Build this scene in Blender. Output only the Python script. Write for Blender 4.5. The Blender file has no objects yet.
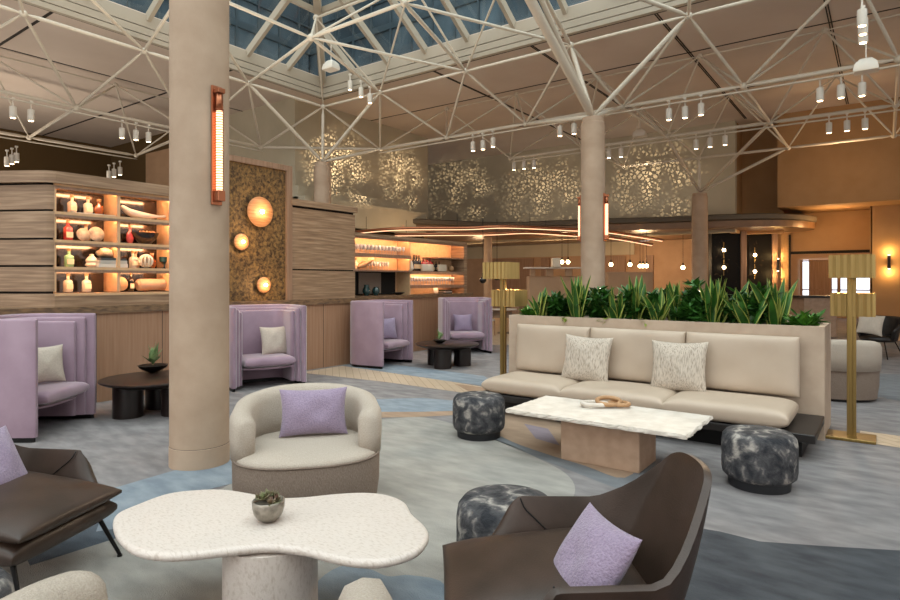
import bpy, bmesh, math, random
from mathutils import Vector, Matrix
random.seed(7)
PI = math.pi
S = bpy.context.scene
COL = S.collection
YAW = math.radians(35.94); cs, sn = math.cos(YAW), math.sin(YAW)
F = 600.0; HZ = 281.0; EYE = 1.6
# ---------- survey helpers: the building grid is X/Y, the photographer stands at (0,0) ----------
def cw(X, D, z=0): return Vector((cs*X - sn*D, sn*X + cs*D, z))
def P(px, py, z=0.0):
    D = (EYE - z)*F/(py - HZ); return cw((px-450)/F*D, D, z)
def PXp(px, Xp):      # on the plane X = Xp -> (Y, depth)
    r = (px-450)/F; Y = (cs*Xp + r*sn*Xp)/(r*cs - sn); return Y, -sn*Xp + cs*Y
def PYp(px, Yp):
    r = (px-450)/F; X = (r*cs*Yp - sn*Yp)/(cs + r*sn); return X, -sn*X + cs*Yp
def zat(py, D): return EYE + (HZ-py)*D/F
def srgb(h):
    if not isinstance(h, str): return tuple(h)
    h = h.lstrip('#'); v = [int(h[i:i+2], 16)/255 for i in (0, 2, 4)]
    return tuple(x/12.92 if x <= .04045 else ((x+.055)/1.055)**2.4 for x in v)
# ---------- materials ----------
MATS = {}
def M(name, c1, c2=None, sc=5, rough=.6, metal=0, bump=0, bsc=None, st=(1, 1, 1), sheen=0, coat=0, detail=6,
      spec=.5, em=None, es=0, lo=.35, hi=.65, ior=1.45, trans=0, dist=0, kind='noise', rot=(0, 0, 0), c3=None):
    m = bpy.data.materials.new(name); m.use_nodes = True; MATS[name] = m
    nt = m.node_tree; b = nt.nodes['Principled BSDF']; L = nt.links.new
    b.inputs['Base Color'].default_value = (*srgb(c1), 1)
    b.inputs['Roughness'].default_value = rough; b.inputs['Metallic'].default_value = metal
    b.inputs['Specular IOR Level'].default_value = spec; b.inputs['IOR'].default_value = ior
    b.inputs['Sheen Weight'].default_value = sheen; b.inputs['Coat Weight'].default_value = coat
    b.inputs['Transmission Weight'].default_value = trans
    if sheen: b.inputs['Sheen Roughness'].default_value = .4
    if em: b.inputs['Emission Color'].default_value = (*srgb(em), 1); b.inputs['Emission Strength'].default_value = es
    if c2 or bump:
        tc = nt.nodes.new('ShaderNodeTexCoord'); mp = nt.nodes.new('ShaderNodeMapping')
        mp.inputs['Scale'].default_value = st; mp.inputs['Rotation'].default_value = rot
        L(tc.outputs['Object'], mp.inputs['Vector'])
    if c2:
        if kind == 'noise':
            t = nt.nodes.new('ShaderNodeTexNoise'); t.inputs['Scale'].default_value = sc
            t.inputs['Detail'].default_value = detail; t.inputs['Distortion'].default_value = dist; out = t.outputs['Fac']
        elif kind == 'voronoi':
            t = nt.nodes.new('ShaderNodeTexVoronoi'); t.feature = 'DISTANCE_TO_EDGE'; t.inputs['Scale'].default_value = sc; out = t.outputs['Distance']
        elif kind == 'wave':
            t = nt.nodes.new('ShaderNodeTexWave'); t.inputs['Scale'].default_value = sc; t.inputs['Distortion'].default_value = dist
            t.inputs['Detail'].default_value = detail; out = t.outputs['Fac']
        elif kind == 'brick':
            t = nt.nodes.new('ShaderNodeTexBrick'); t.inputs['Scale'].default_value = sc
            t.inputs['Color1'].default_value = (*srgb(c1), 1); t.inputs['Color2'].default_value = (*srgb(c2), 1)
            t.inputs['Mortar'].default_value = (*srgb(c3 or '#302820'), 1); t.inputs['Mortar Size'].default_value = .006
            t.inputs['Brick Width'].default_value = 1.2; t.inputs['Row Height'].default_value = .14
        L(mp.outputs['Vector'], t.inputs['Vector'])
        if kind == 'brick': L(t.outputs['Color'], b.inputs['Base Color'])
        else:
            r = nt.nodes.new('ShaderNodeValToRGB'); e = r.color_ramp.elements
            e[0].position = lo; e[1].position = hi
            e[0].color = (*srgb(c1), 1); e[1].color = (*srgb(c2), 1)
            if c3:
                x = e.new((lo+hi)/2); x.color = (*srgb(c3), 1)
            L(out, r.inputs['Fac']); L(r.outputs['Color'], b.inputs['Base Color'])
    if bump:
        n = nt.nodes.new('ShaderNodeTexNoise'); n.inputs['Scale'].default_value = bsc or sc; n.inputs['Detail'].default_value = 3
        bp = nt.nodes.new('ShaderNodeBump'); bp.inputs['Strength'].default_value = bump; bp.inputs['Distance'].default_value = .01
        L(mp.outputs['Vector'], n.inputs['Vector']); L(n.outputs['Fac'], bp.inputs['Height']); L(bp.outputs['Normal'], b.inputs['Normal'])
    return m
def emis(name, col, s):
    m = bpy.data.materials.new(name); m.use_nodes = True; nt = m.node_tree; nt.nodes.clear()
    e = nt.nodes.new('ShaderNodeEmission'); o = nt.nodes.new('ShaderNodeOutputMaterial')
    e.inputs[0].default_value = (*srgb(col), 1); e.inputs[1].default_value = s; nt.links.new(e.outputs[0], o.inputs[0]); return m
def thin_glass(name, tint, gl=.08, rough=.02):
    m = bpy.data.materials.new(name); m.use_nodes = True; nt = m.node_tree; nt.nodes.clear()
    t = nt.nodes.new('ShaderNodeBsdfTransparent'); g = nt.nodes.new('ShaderNodeBsdfGlossy'); x = nt.nodes.new('ShaderNodeMixShader')
    o = nt.nodes.new('ShaderNodeOutputMaterial'); t.inputs[0].default_value = (*srgb(tint), 1); g.inputs['Roughness'].default_value = rough
    x.inputs[0].default_value = gl; L = nt.links.new; L(t.outputs[0], x.inputs[1]); L(g.outputs[0], x.inputs[2]); L(x.outputs[0], o.inputs[0]); return m

m_kerb = M('kerb_paint', '#aa9f8e', rough=.5)
m_white = M('white_paint', '#d9d2c6', rough=.45)
m_truss = M('truss_paint', '#cfc5b4', rough=.4)
m_ceil = M('ceiling_panel', '#d9cabd', '#d0c0b2', sc=.6, rough=.8)
m_seam = M('dark_seam', '#2e2620', rough=.8)
m_column = M('column_plaster', '#a68e78', '#b39c86', sc=3, rough=.75, bump=.15, bsc=30)
m_trav = M('travertine_banded', '#7a5f49', '#a98c70', sc=2.6, st=(.6, .6, 11), rough=.45, bump=.2, bsc=14, detail=12, c3='#91755b', lo=.3, hi=.7)
m_trav2 = M('travertine_edge', '#5a4636', '#86694c', sc=9, st=(1, 1, 4), rough=.45)
m_travt = M('travertine_cream', '#d2c7be', '#b3a395', sc=38, st=(1, 2.6, 1), rough=.4, bump=.3, bsc=90, detail=8, lo=.5, hi=.82)
m_oak = M('oak_panel', '#977358', '#a58065', sc=3, st=(9, 9, .35), rough=.55)
m_oakdark = M('oak_frame', '#84664f', '#957660', sc=3, st=(9, 9, .4), rough=.5)
m_black = M('black_metal', '#0d0c0c', rough=.4, metal=.3)
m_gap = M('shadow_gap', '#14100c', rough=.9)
m_lilac = M('lilac_velvet', '#8c7482', '#9c8492', sc=2.5, rough=.75, sheen=.7)
m_lilacp = M('lilac_boucle', '#8d7d93', '#9b8ba1', sc=90, rough=.95, bump=.9, bsc=120, sheen=.3)
m_creamp = M('cream_boucle', '#baad9f', '#c9bdae', sc=90, rough=.95, bump=.9, bsc=110)
m_tweed = M('cream_tweed', '#c9bdae', '#6d5e50', sc=34, st=(3.4, 3.4, .5), rough=.9, bump=.7, bsc=60, lo=.45, hi=.8, detail=4)
m_linen = M('cream_linen', '#a89c8f', '#b9ad9f', sc=170, rough=.9, bump=.6, bsc=160, lo=.3, hi=.7, detail=2)
m_linend = M('dark_linen', '#75665a', '#85766a', sc=170, st=(1, 1, .4), rough=.9, bump=.6, bsc=160, lo=.3, hi=.7, detail=2)  # darker brown tone, used on the tub chair bases
m_leather = M('brown_leather', '#33271f', '#41322a', sc=5, rough=.4, bump=.12, bsc=140)
m_sofa = M('sand_leather', '#b2a08d', '#bba996', sc=2, rough=.45, bump=.05, bsc=100)
m_plinth = M('dark_oak', '#1c1918', '#262220', sc=4, st=(1, 8, 8), rough=.4)
m_planter = M('planter_plaster', '#b09b87', '#baa692', sc=6, rough=.7, bump=.1, bsc=50)
m_brass = M('brushed_brass', '#9c8150', '#87703f', sc=6, st=(30, 30, .4), rough=.32, metal=.85)
m_shade = M('brass_shade', '#a08550', '#b0945c', sc=4, st=(8, 8, .3), rough=.42, metal=.6)
m_copper = M('copper', '#a86a4c', rough=.3, metal=.9)
m_tblack = M('espresso_lacquer', '#17110f', '#221815', sc=4, st=(1, 6, 1), rough=.35, coat=.1)
m_hide = M('marbled_hide', '#24262b', '#a8a29a', sc=11, rough=.85, detail=15, lo=.36, hi=.7, c3='#4b4a4c', bump=.8, bsc=60, dist=.4)
m_stoolb = M('stool_base', '#1b1c20', rough=.6)
m_stone = M('rough_stone', '#c8beb2', '#d8cfc4', sc=8, rough=.75, bump=.5, bsc=25)
m_ledge = M('sand_lime', '#a2856e', '#ae917a', sc=12, rough=.7, bump=.1)
m_ring = M('carved_wood', '#9a7450', '#b28a62', sc=6, rough=.5)
m_leaf = M('leaf_green', '#24481a', '#3a6b26', sc=7, rough=.38)
m_leaf2 = M('leaf_mid', '#35681f', '#5a8c30', sc=9, rough=.4)
m_leafy = M('leaf_margin', '#a9a954', '#8c9c46', sc=9, rough=.45)
m_lime = M('leaf_lime', '#8f9a3a', '#6f8a2c', sc=9, rough=.45)
m_spike = M('pale_spiky_leaf', '#4f7a42', '#a9b98a', sc=14, rough=.5)
m_succ = M('succulent_leaf', '#6f7a52', '#6a4a3e', sc=20, rough=.5)
m_soil = M('soil', '#1d150e', rough=1)
m_silver = M('hammered_silver', '#a49c90', '#7d766b', sc=25, rough=.35, metal=.6, bump=.7, bsc=30)
m_gold = M('gold_cork', '#3b2814', '#86663a', sc=20, rough=.65, metal=.1, bump=1, bsc=26, detail=15, lo=.36, hi=.68, dist=.5)
m_niche = M('niche_oak', '#c9a177', '#d2ab82', sc=3, st=(4, 4, 4), rough=.6)
m_mirror = M('smoked_mirror', '#4d443e', rough=.12, metal=.7)
m_canopy = M('canopy_bronze', '#6b4e34', '#7a5a3d', sc=2, rough=.35, metal=.2)
m_fascia = M('canopy_fascia', '#5a5042', rough=.6)
m_wallbg = M('putty_wall', '#b8ae98', '#b0a690', sc=1.2, rough=.85)
m_wallor = M('ochre_wall', '#9c7850', '#a48058', sc=1.5, rough=.8)
m_wallpan = M('tan_panel', '#a58568', '#b09072', sc=2, rough=.7)
m_walldk = M('umber_wall', '#5a4526', rough=.85)
m_marbleb = M('black_marble', '#100e0d', '#4a3a2a', sc=2.5, rough=.5, detail=12, lo=.62, hi=.72, dist=2, spec=.12)
m_gl = thin_glass('skylight_glass', '#dfeef2', .07)
m_facade = M('tower_glass', '#25323a', '#56666f', sc=.25, st=(1, 1, .6), rough=.15, spec=.8)  # paler noise tone paints whitish reflections into the glass colour
m_mull = M('tower_mullion', '#45535a', rough=.4, metal=.4)
m_precast = M('tower_stone', '#b9aa92', rough=.8)
m_led = emis('led_warm', '#ffc794', 65)
m_ledw = emis('led_white', '#ffd9a8', 14)
m_tube = emis('tube_glow', '#ffc196', 3.4)
m_halo = emis('halo_strip', '#ffc090', 2.2)
m_disc = M('alabaster_disc', '#c58a5c', '#a06a40', sc=4, st=(1, 1, 10), rough=.5, em='#ff9d55', es=.12)
m_bulb = emis('bulb', '#ffdca8', 22)
m_daylight = emis('window_light', '#e8f0ff', 2.2)
GL = {}
for k, c in dict(clear='#c9bca8', amber='#7a3d16', red='#a33b3b', green='#7fae86', teal='#1f3a3a', dark='#15100e').items():
    GL[k] = M('glass_'+k, c, rough=.12, spec=.7, coat=.3)
m_labelp = M('paper_label', '#e0cda8', rough=.8)
m_ceramic = M('ceramic_white', '#d8cbb6', rough=.45)
m_cork = M('cork_stopper', '#8a6a48', rough=.7)
carpet = {}
for k, (a, b_) in dict(grey=('#757172', '#8e8a89'), light=('#8f8c86', '#a39f98'), blue=('#76808a', '#8d979f'), dark=('#3b3d42', '#505357'),
                       tan=('#97806c', '#a88f79'), slate=('#4b525a', '#5d656e'), purple=('#83787f', '#8f8289'), band=('#6d7074', '#7d8083')).items():
    carpet[k] = M('carpet_'+k, a, b_, sc=3.2, st=(1, 2.4, 1), rot=(0, 0, .5), rough=.95, bump=.6, bsc=90, detail=14, lo=.34, hi=.66, spec=.2)
m_plank = M('oak_planks', '#ae9b84', '#bba992', kind='brick', sc=1.2, rough=.5, c3='#8f7c66', rot=(0, 0, .75))

# ---------- mesh helpers ----------
def link(name, me, mat, parent=None, smooth=False):
    o = bpy.data.objects.new(name, me); COL.objects.link(o)
    for x in (mat if isinstance(mat, (list, tuple)) else [mat]): me.materials.append(x)
    if parent: o.parent = parent
    if smooth:
        for p in me.polygons: p.use_smooth = True
    return o
def ob(name, bm, mat, parent=None, smooth=False, **kw):
    bmesh.ops.recalc_face_normals(bm, faces=bm.faces)
    me = bpy.data.meshes.new(name); bm.to_mesh(me); bm.free()
    o = link(name, me, mat, parent, smooth)
    if smooth == 'auto':
        for p in me.polygons: p.use_smooth = True
        sharp = me.attributes.new('sharp_edge', 'BOOLEAN', 'EDGE')
        bm2 = bmesh.new(); bm2.from_mesh(me)
        vals = [(len(e.link_faces) == 2 and e.calc_face_angle(0) > .75) for e in bm2.edges]
        sharp.data.foreach_set('value', vals); bm2.free()
    if kw: tag(o, **kw)
    return o
def tag(o, label=None, cat=None, group=None, kind=None):
    if label: o['label'] = label
    if cat: o['category'] = cat
    if group: o['group'] = group
    if kind: o['kind'] = kind
    return o
def thing(name, label, cat, loc=(0, 0, 0), rz=0, group=None, kind=None):
    o = bpy.data.objects.new(name, None); COL.objects.link(o); o.empty_display_size = .1
    o.location = loc; o.rotation_euler = (0, 0, rz); tag(o, label, cat, group, kind); return o
def dup(root, loc, rz=0, label=None, group=None, scale=None, parent=None):
    r = root.copy(); COL.objects.link(r)
    if parent is None:
        r.location = loc; r.rotation_euler = (0, 0, rz)
        if scale: r.scale = (scale,)*3 if not hasattr(scale, '__len__') else scale
        if label: r['label'] = label
        if group: r['group'] = group
    else: r.parent = parent
    for ch in list(root.children): dup(ch, None, parent=r)
    return r
def N(): return bmesh.new()
def addm(bm, verts, faces, mi=0):
    vs = [bm.verts.new(v) for v in verts]
    for f in faces:
        try:
            g = bm.faces.new([vs[i] for i in f]); g.material_index = mi
        except ValueError: pass
    return vs
def box(bm, x0, x1, y0, y1, z0, z1, mi=0):
    return addm(bm, [(x0, y0, z0), (x1, y0, z0), (x1, y1, z0), (x0, y1, z0), (x0, y0, z1), (x1, y0, z1), (x1, y1, z1), (x0, y1, z1)],
                [(0, 3, 2, 1), (4, 5, 6, 7), (0, 1, 5, 4), (1, 2, 6, 5), (2, 3, 7, 6), (3, 0, 4, 7)], mi)
def rbox(bm, x0, x1, y0, y1, z0, z1, r=.02, seg=3):
    t = bmesh.new(); box(t, x0, x1, y0, y1, z0, z1)
    bmesh.ops.bevel(t, geom=t.edges[:], offset=r, segments=seg, affect='EDGES', profile=.5)
    merge(bm, t)
def merge(bm, t, mat=None):
    if mat is not None: bmesh.ops.transform(t, matrix=mat, verts=t.verts)
    me = bpy.data.meshes.new('tmp'); t.to_mesh(me); t.free(); bm.from_mesh(me); bpy.data.meshes.remove(me)
def ring(bm, pts): return [bm.verts.new(p) for p in pts]
def loft(bm, rings, closed=False, cap=True, mi=0):
    R = [ring(bm, r) for r in rings]; n = len(R[0])
    k = len(R)
    for i in range(k if closed else k-1):
        a, b = R[i], R[(i+1) % k]
        for j in range(n):
            f = bm.faces.new([a[j], a[(j+1) % n], b[(j+1) % n], b[j]]); f.material_index = mi
    if cap and not closed:
        for r in (R[0], R[-1]):
            try: bm.faces.new(r).material_index = mi
            except ValueError: pass
    return R
def lathe(bm, prof, seg=32, c=(0, 0), mi=0, sx=1, sy=1):
    rs = []
    for r, z in prof: rs.append([(c[0]+sx*max(r, .0005)*math.cos(2*PI*i/seg), c[1]+sy*max(r, .0005)*math.sin(2*PI*i/seg), z) for i in range(seg)])
    return loft(bm, rs, mi=mi)
def tube(bm, pts, r, seg=10, closed=False, mi=0):
    pts = [Vector(p) for p in pts]; rs = []; n = len(pts); up = Vector((0, 0, 1)); last = None
    for i, p in enumerate(pts):
        if closed: t = pts[(i+1) % n]-pts[i-1]
        else: t = (pts[min(i+1, n-1)]-pts[max(i-1, 0)])
        t.normalize()
        if last is None:
            a = t.cross(up)
            if a.length < .05: a = t.cross(Vector((1, 0, 0)))
        else: a = last - t*last.dot(t)
        a.normalize(); last = a; b = t.cross(a)
        rr = r[i] if hasattr(r, '__len__') else r
        rs.append([p+a*rr*math.cos(2*PI*j/seg)+b*rr*math.sin(2*PI*j/seg) for j in range(seg)])
    loft(bm, rs, closed=closed, mi=mi)
def prism(bm, poly, z0, z1, bev=0, seg=3, bot=True, mi=0):
    t = bmesh.new(); n = len(poly)
    a = [t.verts.new((x, y, z0)) for x, y in poly]; b = [t.verts.new((x, y, z1)) for x, y in poly]
    t.faces.new(a[::-1]); top = t.faces.new(b)
    for i in range(n): t.faces.new([a[i], a[(i+1) % n], b[(i+1) % n], b[i]])
    if bev:
        es = [e for e in t.edges if abs(e.verts[0].co.z-e.verts[1].co.z) < 1e-6 and (bot or e.verts[0].co.z > z0+1e-6)]
        bmesh.ops.bevel(t, geom=es, offset=bev, segments=seg, affect='EDGES', profile=.5)
    for f in t.faces: f.material_index = mi
    merge(bm, t)
def smoothpoly(pts, k=6):
    out = []; n = len(pts)
    for i in range(n):
        p0, p1, p2, p3 = [Vector(pts[(i+j-1) % n][:2]) for j in range(4)]
        for s in range(k):
            t = s/k
            v = .5*((2*p1)+(p2-p0)*t+(2*p0-5*p1+4*p2-p3)*t*t+(3*p1-p0-3*p2+p3)*t**3)
            out.append((v.x, v.y))
    return out
def smoothpath(pts, k=6):
    pts = [Vector(p) for p in pts]; out = []; n = len(pts)
    for i in range(n-1):
        p0, p1, p2, p3 = pts[max(i-1, 0)], pts[i], pts[i+1], pts[min(i+2, n-1)]
        for s in range(k):
            t = s/k; out.append(.5*((2*p1)+(p2-p0)*t+(2*p0-5*p1+4*p2-p3)*t*t+(3*p1-p0-3*p2+p3)*t**3))
    out.append(pts[-1]); return out
def cushion(bm, w, h, t, p=4, e=.5, pinch=.07, n=22, edge=.0, wob=0.0, seed=0):
    """soft cushion in local XZ, thickness along Y"""
    rd = random.Random(seed); top = {}; bot = {}
    ph = [rd.uniform(0, 6) for _ in range(4)]
    for i in range(n+1):
        for j in range(n+1):
            u = math.sin(PI/2*(2*i/n-1)); v = math.sin(PI/2*(2*j/n-1))
            x = w/2*u*(1-pinch*(1-v*v)); z = h/2*v*(1-pinch*(1-u*u))
            th = t/2*max(0, (1-abs(u)**p)*(1-abs(v)**p))**e + edge
            wv = wob*math.sin(5*u+ph[0])*math.sin(4*v+ph[1])*(1-u*u)*(1-v*v)
            top[i, j] = bm.verts.new((x, -th+wv, z))
            bot[i, j] = top[i, j] if (edge == 0 and (i in (0, n) or j in (0, n))) else bm.verts.new((x, th+wv, z))
    for i in range(n):
        for j in range(n):
            for d in (top, bot):
                q = [d[i, j], d[i+1, j], d[i+1, j+1], d[i, j+1]]
                if d is bot: q.reverse()
                try: bm.faces.new(q)
                except ValueError: pass
    if edge:
        bd = [(i, 0) for i in range(n)]+[(n, j) for j in range(n)]+[(i, n) for i in range(n, 0, -1)]+[(0, j) for j in range(n, 0, -1)]
        for a, b in zip(bd, bd[1:]+bd[:1]): bm.faces.new([top[a], bot[a], bot[b], top[b]])
def subsurf(o, l=1):
    m = o.modifiers.new('sub', 'SUBSURF'); m.levels = l; m.render_levels = l; return o
def facing(fx, fy):   # local -Y points towards world (fx, fy)
    return math.atan2(fx, -fy)
def camdir(x, d): v = cw(x, d); return v.x, v.y
def struct(name, bm, mat, parent=None, smooth=False): return ob(name, bm, mat, parent, smooth, kind='structure') if not parent else ob(name, bm, mat, parent, smooth)

# =====================================================================  SETTING
ZC = 7.15; ZN = 5.6
bm = N(); box(bm, -30, 22, -9, 36, -.3, 0)
slots = ['grey', 'light', 'blue', 'dark', 'tan', 'slate', 'purple', 'band', 'plank']
def fpoly(bm, px, key, lvl, smooth=0):
    pts = [P(x, y)[:2] for x, y in px]
    if smooth: pts = smoothpoly(pts, smooth)
    vs = [bm.verts.new((x, y, .0012*lvl)) for x, y in pts]
    f = bm.faces.new(vs); f.material_index = slots.index(key)
    if f.normal.z < 0 or True:
        f.normal_update()
        if f.normal.z < 0: f.normal_flip()
fpoly(bm, [(384, 419), (420, 417), (453, 424), (479, 434), (510, 445), (539, 459), (562, 471), (574, 484), (572, 500), (550, 530), (500, 560), (447, 590), (440, 660), (-60, 660), (-40, 580), (60, 548), (115, 535), (150, 503), (232, 483), (232, 440), (300, 424)], 'light', 1, 6)
fpoly(bm, [(453, 411), (479, 434), (510, 446), (545, 461), (610, 486), (655, 500), (655, 440), (560, 415), (508, 402), (480, 398)], 'band', 1)
fpoly(bm, [(456, 408), (500, 436), (540, 452), (585, 466), (625, 478), (645, 455), (640, 438), (560, 422), (500, 405), (480, 395)], 'tan', 2, 4)
fpoly(bm, [(524, 424), (548, 429), (560, 446), (536, 439)], 'purple', 3)
fpoly(bm, [(300, 372.5), (342, 366), (385, 372), (450, 381.5), (490, 388), (500, 398), (450, 391), (385, 382)], 'plank', 2)
fpoly(bm, [(342, 366), (368, 361.5), (420, 368), (484, 376), (500, 388), (450, 381.5)], 'blue', 2)
fpoly(bm, [(455, 384), (485, 388), (500, 394), (500, 400), (480, 398)], 'tan', 3)
fpoly(bm, [(372, 399.5), (420, 398), (458, 401), (456, 411), (420, 412), (372, 412)], 'blue', 2)
fpoly(bm, [(372, 412), (420, 412), (456, 411), (460, 415), (420, 417), (372, 418)], 'tan', 2)
fpoly(bm, [(112, 489), (170, 472), (240, 453), (262, 470), (232, 484), (160, 502), (122, 528), (96, 532)], 'blue', 3)
fpoly(bm, [(30, 566), (118, 538), (122, 528), (96, 532), (112, 489), (60, 515), (20, 545)], 'slate', 2)
fpoly(bm, [(340, 567), (370, 570), (388, 577), (412, 576), (447, 588), (447, 660), (290, 660), (310, 592)], 'blue', 3, 4)
fpoly(bm, [(690, 527), (720, 532), (760, 542), (830, 547), (900, 551), (1200, 570), (1900, 620), (1900, 1100), (560, 1100), (600, 660), (640, 560)], 'dark', 3)
fpoly(bm, [(860, 431), (905, 437), (960, 446), (960, 460), (900, 448), (860, 442)], 'plank', 3)
fpoly(bm, [(868, 339), (905, 341), (905, 350), (868, 347)], 'band', 2)
fpoly(bm, [(835, 371), (905, 375), (905, 402), (840, 390)], 'band', 2)
fpoly(bm, [(868, 318), (1000, 318), (1000, 343), (868, 340)], 'plank', 3)
fpoly(bm, [(480, 318), (700, 318), (700, 345), (480, 345)], 'plank', 3)
struct('floor', bm, [carpet[k] for k in slots[:-1]]+[m_plank])

# ceiling (open over the skylight)
SX0, SX1, SY0, SY1 = -13.1, 4.6, -5.9, 11.83
bm = N()
for a in ((-30, SX0, -9, 36), (SX0, 22, SY1, 36), (SX1, 22, -9, SY1), (SX0, SX1, -9, SY0)):
    box(bm, a[0], a[1], a[2], a[3], ZC, ZC+.3)
ceil = struct('ceiling', bm, m_ceil)
bm = N()
for x in (-9.65, -6.75, -3.85, -.95, 1.95, 4.85, 7.75): box(bm, x-.035, x-.012, SY1+.3, 22.5, ZC-.012, ZC); box(bm, x+.012, x+.035, SY1+.3, 22.5, ZC-.012, ZC)
for y in (15.2, 18.9): box(bm, -14.4, 20, y-.02, y+.02, ZC-.01, ZC)
for y in (1, 5.2, 9.4): box(bm, -26, SX0-.3, y-.03, y+.03, ZC-.012, ZC)
for x in (-17, -21): box(bm, x-.02, x+.02, -9, 11.9, ZC-.01, ZC)
ob('seam', bm, m_seam, ceil)

# skylight: a hipped glass roof on a cream kerb
sky = thing('window_1', None, None, (SX0, SY1, ZC), kind='structure'); del_ = 0
def loc(v, o): return Vector(v)-Vector(o)
SL = .62; CX, CY = (SX0+SX1)/2, (SY0+SY1)/2; AP = Vector((CX, CY, ZC+.2+SL*(CX-SX0)))
o0 = (SX0, SY1, ZC)
bm = N()
for (dz0, dz1, w) in ((-.30, -.20, .06), (-.18, -.03, .13), (-.01, .26, .26)):
    box(bm, SX0-w-o0[0], SX1+w-o0[0], SY1-.05-o0[1], SY1+w-o0[1], dz0, dz1)
    box(bm, SX0-w-o0[0], SX0+.05-o0[0], SY0-o0[1], SY1+w-o0[1], dz0, dz1)
    box(bm, SX1-.05-o0[0], SX1+w-o0[0], SY0-o0[1], SY1+w-o0[1], dz0, dz1)
    box(bm, SX0-w-o0[0], SX1+w-o0[0], SY0-w-o0[1], SY0+.05-o0[1], dz0, dz1)
ob('window_frame', bm, m_kerb, sky)
bm = N()
for (x0, x1, y0, y1) in ((SX0-.3, SX1+.3, SY1+.05, SY1+.3), (SX0-.3, SX0-.05, SY0, SY1+.3), (SX1+.05, SX1+.3, SY0, SY1+.3), (SX0-.3, SX1+.3, SY0-.3, SY0-.05)): box(bm, x0-o0[0], x1-o0[0], y0-o0[1], y1-o0[1], -.21, .2)
ob('gutter', bm, m_seam, sky)
bm = N()
def bar(bm, a, b, w, h):
    a, b = Vector(a), Vector(b); t = (b-a).normalized(); s = t.cross(Vector((0, 0, 1)))
    s = s.normalized() if s.length > .01 else Vector((1, 0, 0)); u = s.cross(t)
    loft(bm, [[p+s*w+u*h, p-s*w+u*h, p-s*w-u*h, p+s*w-u*h] for p in (a, b)])
zk = ZC+.2
ap = AP-Vector(o0)
n = 14
for side in range(4):
    for i in range(1, n):
        s_ = i/n; m = min(s_, 1-s_)*(SX1-SX0)
        if side == 0: a = Vector((SX0+s_*(SX1-SX0), SY1, zk)); b = a+Vector((0, -m, m*SL))
        elif side == 1: a = Vector((SX0, SY0+s_*(SY1-SY0), zk)); b = a+Vector((m, 0, m*SL))
        elif side == 2: a = Vector((SX1, SY0+s_*(SY1-SY0), zk)); b = a+Vector((-m, 0, m*SL))
        else: a = Vector((SX0+s_*(SX1-SX0), SY0, zk)); b = a+Vector((0, m, m*SL))
        bar(bm, a-Vector(o0), b-Vector(o0), .045, .09)
for k in range(1, 5):
    q = k*1.6; z = zk+q*SL
    c = [Vector((SX0+q, SY0+q, z)), Vector((SX1-q, SY0+q, z)), Vector((SX1-q, SY1-q, z)), Vector((SX0+q, SY1-q, z))]
    for i in range(4): bar(bm, c[i]-Vector(o0), c[(i+1) % 4]-Vector(o0), .035, .07)
for c in ((SX0, SY0), (SX1, SY0), (SX1, SY1), (SX0, SY1)): bar(bm, Vector((c[0], c[1], zk))-Vector(o0), ap, .09, .15)
ob('glazing_bars', bm, m_kerb, sky)
bm = N()
cc = [Vector((x, y, zk+.12))-Vector(o0) for x, y in ((SX0, SY0), (SX1, SY0), (SX1, SY1), (SX0, SY1))]; top = ap+Vector((0, 0, .12))
for i in range(4): addm(bm, [cc[i], cc[(i+1) % 4], top], [(0, 1, 2)])
ob('pane', bm, m_gl, sky)

# towers standing outside above the roof
def tower(x0, x1, y0, y1, z0, z1, name, label, axis):
    t = thing(name, label, 'building', ((x0+x1)/2, (y0+y1)/2, z0))
    cx, cy = (x0+x1)/2, (y0+y1)/2; w, d, h = (x1-x0)/2, (y1-y0)/2, z1-z0
    bm = N(); box(bm, -w, w, -d, d, 0, h); ob('facade', bm, m_facade, t)
    bm = N()
    if axis == 'y':
        for i in range(int(2*w/1.5)+1):
            x = -w+i*1.5; box(bm, x-.06, x+.06, -d-.12, -d, 0, h)
        for k in range(int(h/1.7)): box(bm, -w, w, -d-.1, -d, k*1.7, k*1.7+(.35 if k % 2 else .1))
    else:
        for i in range(int(2*d/1.5)+1):
            y = -d+i*1.5; box(bm, w, w+.12, y-.06, y+.06, 0, h)
        for k in range(int(h/1.7)): box(bm, w, w+.1, -d, d, k*1.7, k*1.7+(.35 if k % 2 else .1))
    ob('mullion_grid', bm, m_mull, t); return t
t = tower(-38, 18, 26, 34, 7.6, 46, 'office_tower', 'dark blue glass office tower rising behind the far slope of the skylight', 'y')
bm = N(); box(bm, 11.2, 12.6, -4.4, -4, 0, 38); ob('stone_pier', bm, m_precast, t)
bm = N(); box(bm, 16.5, 19.5, -4.4, -4, 0, 38); ob('stone_pier', bm, m_precast, t)
tower(-38, -29.95, -14, 25.85, 7.6, 46, 'glass_tower', 'teal glass tower beyond the side slope of the skylight with thin mullions', 'x')

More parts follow.
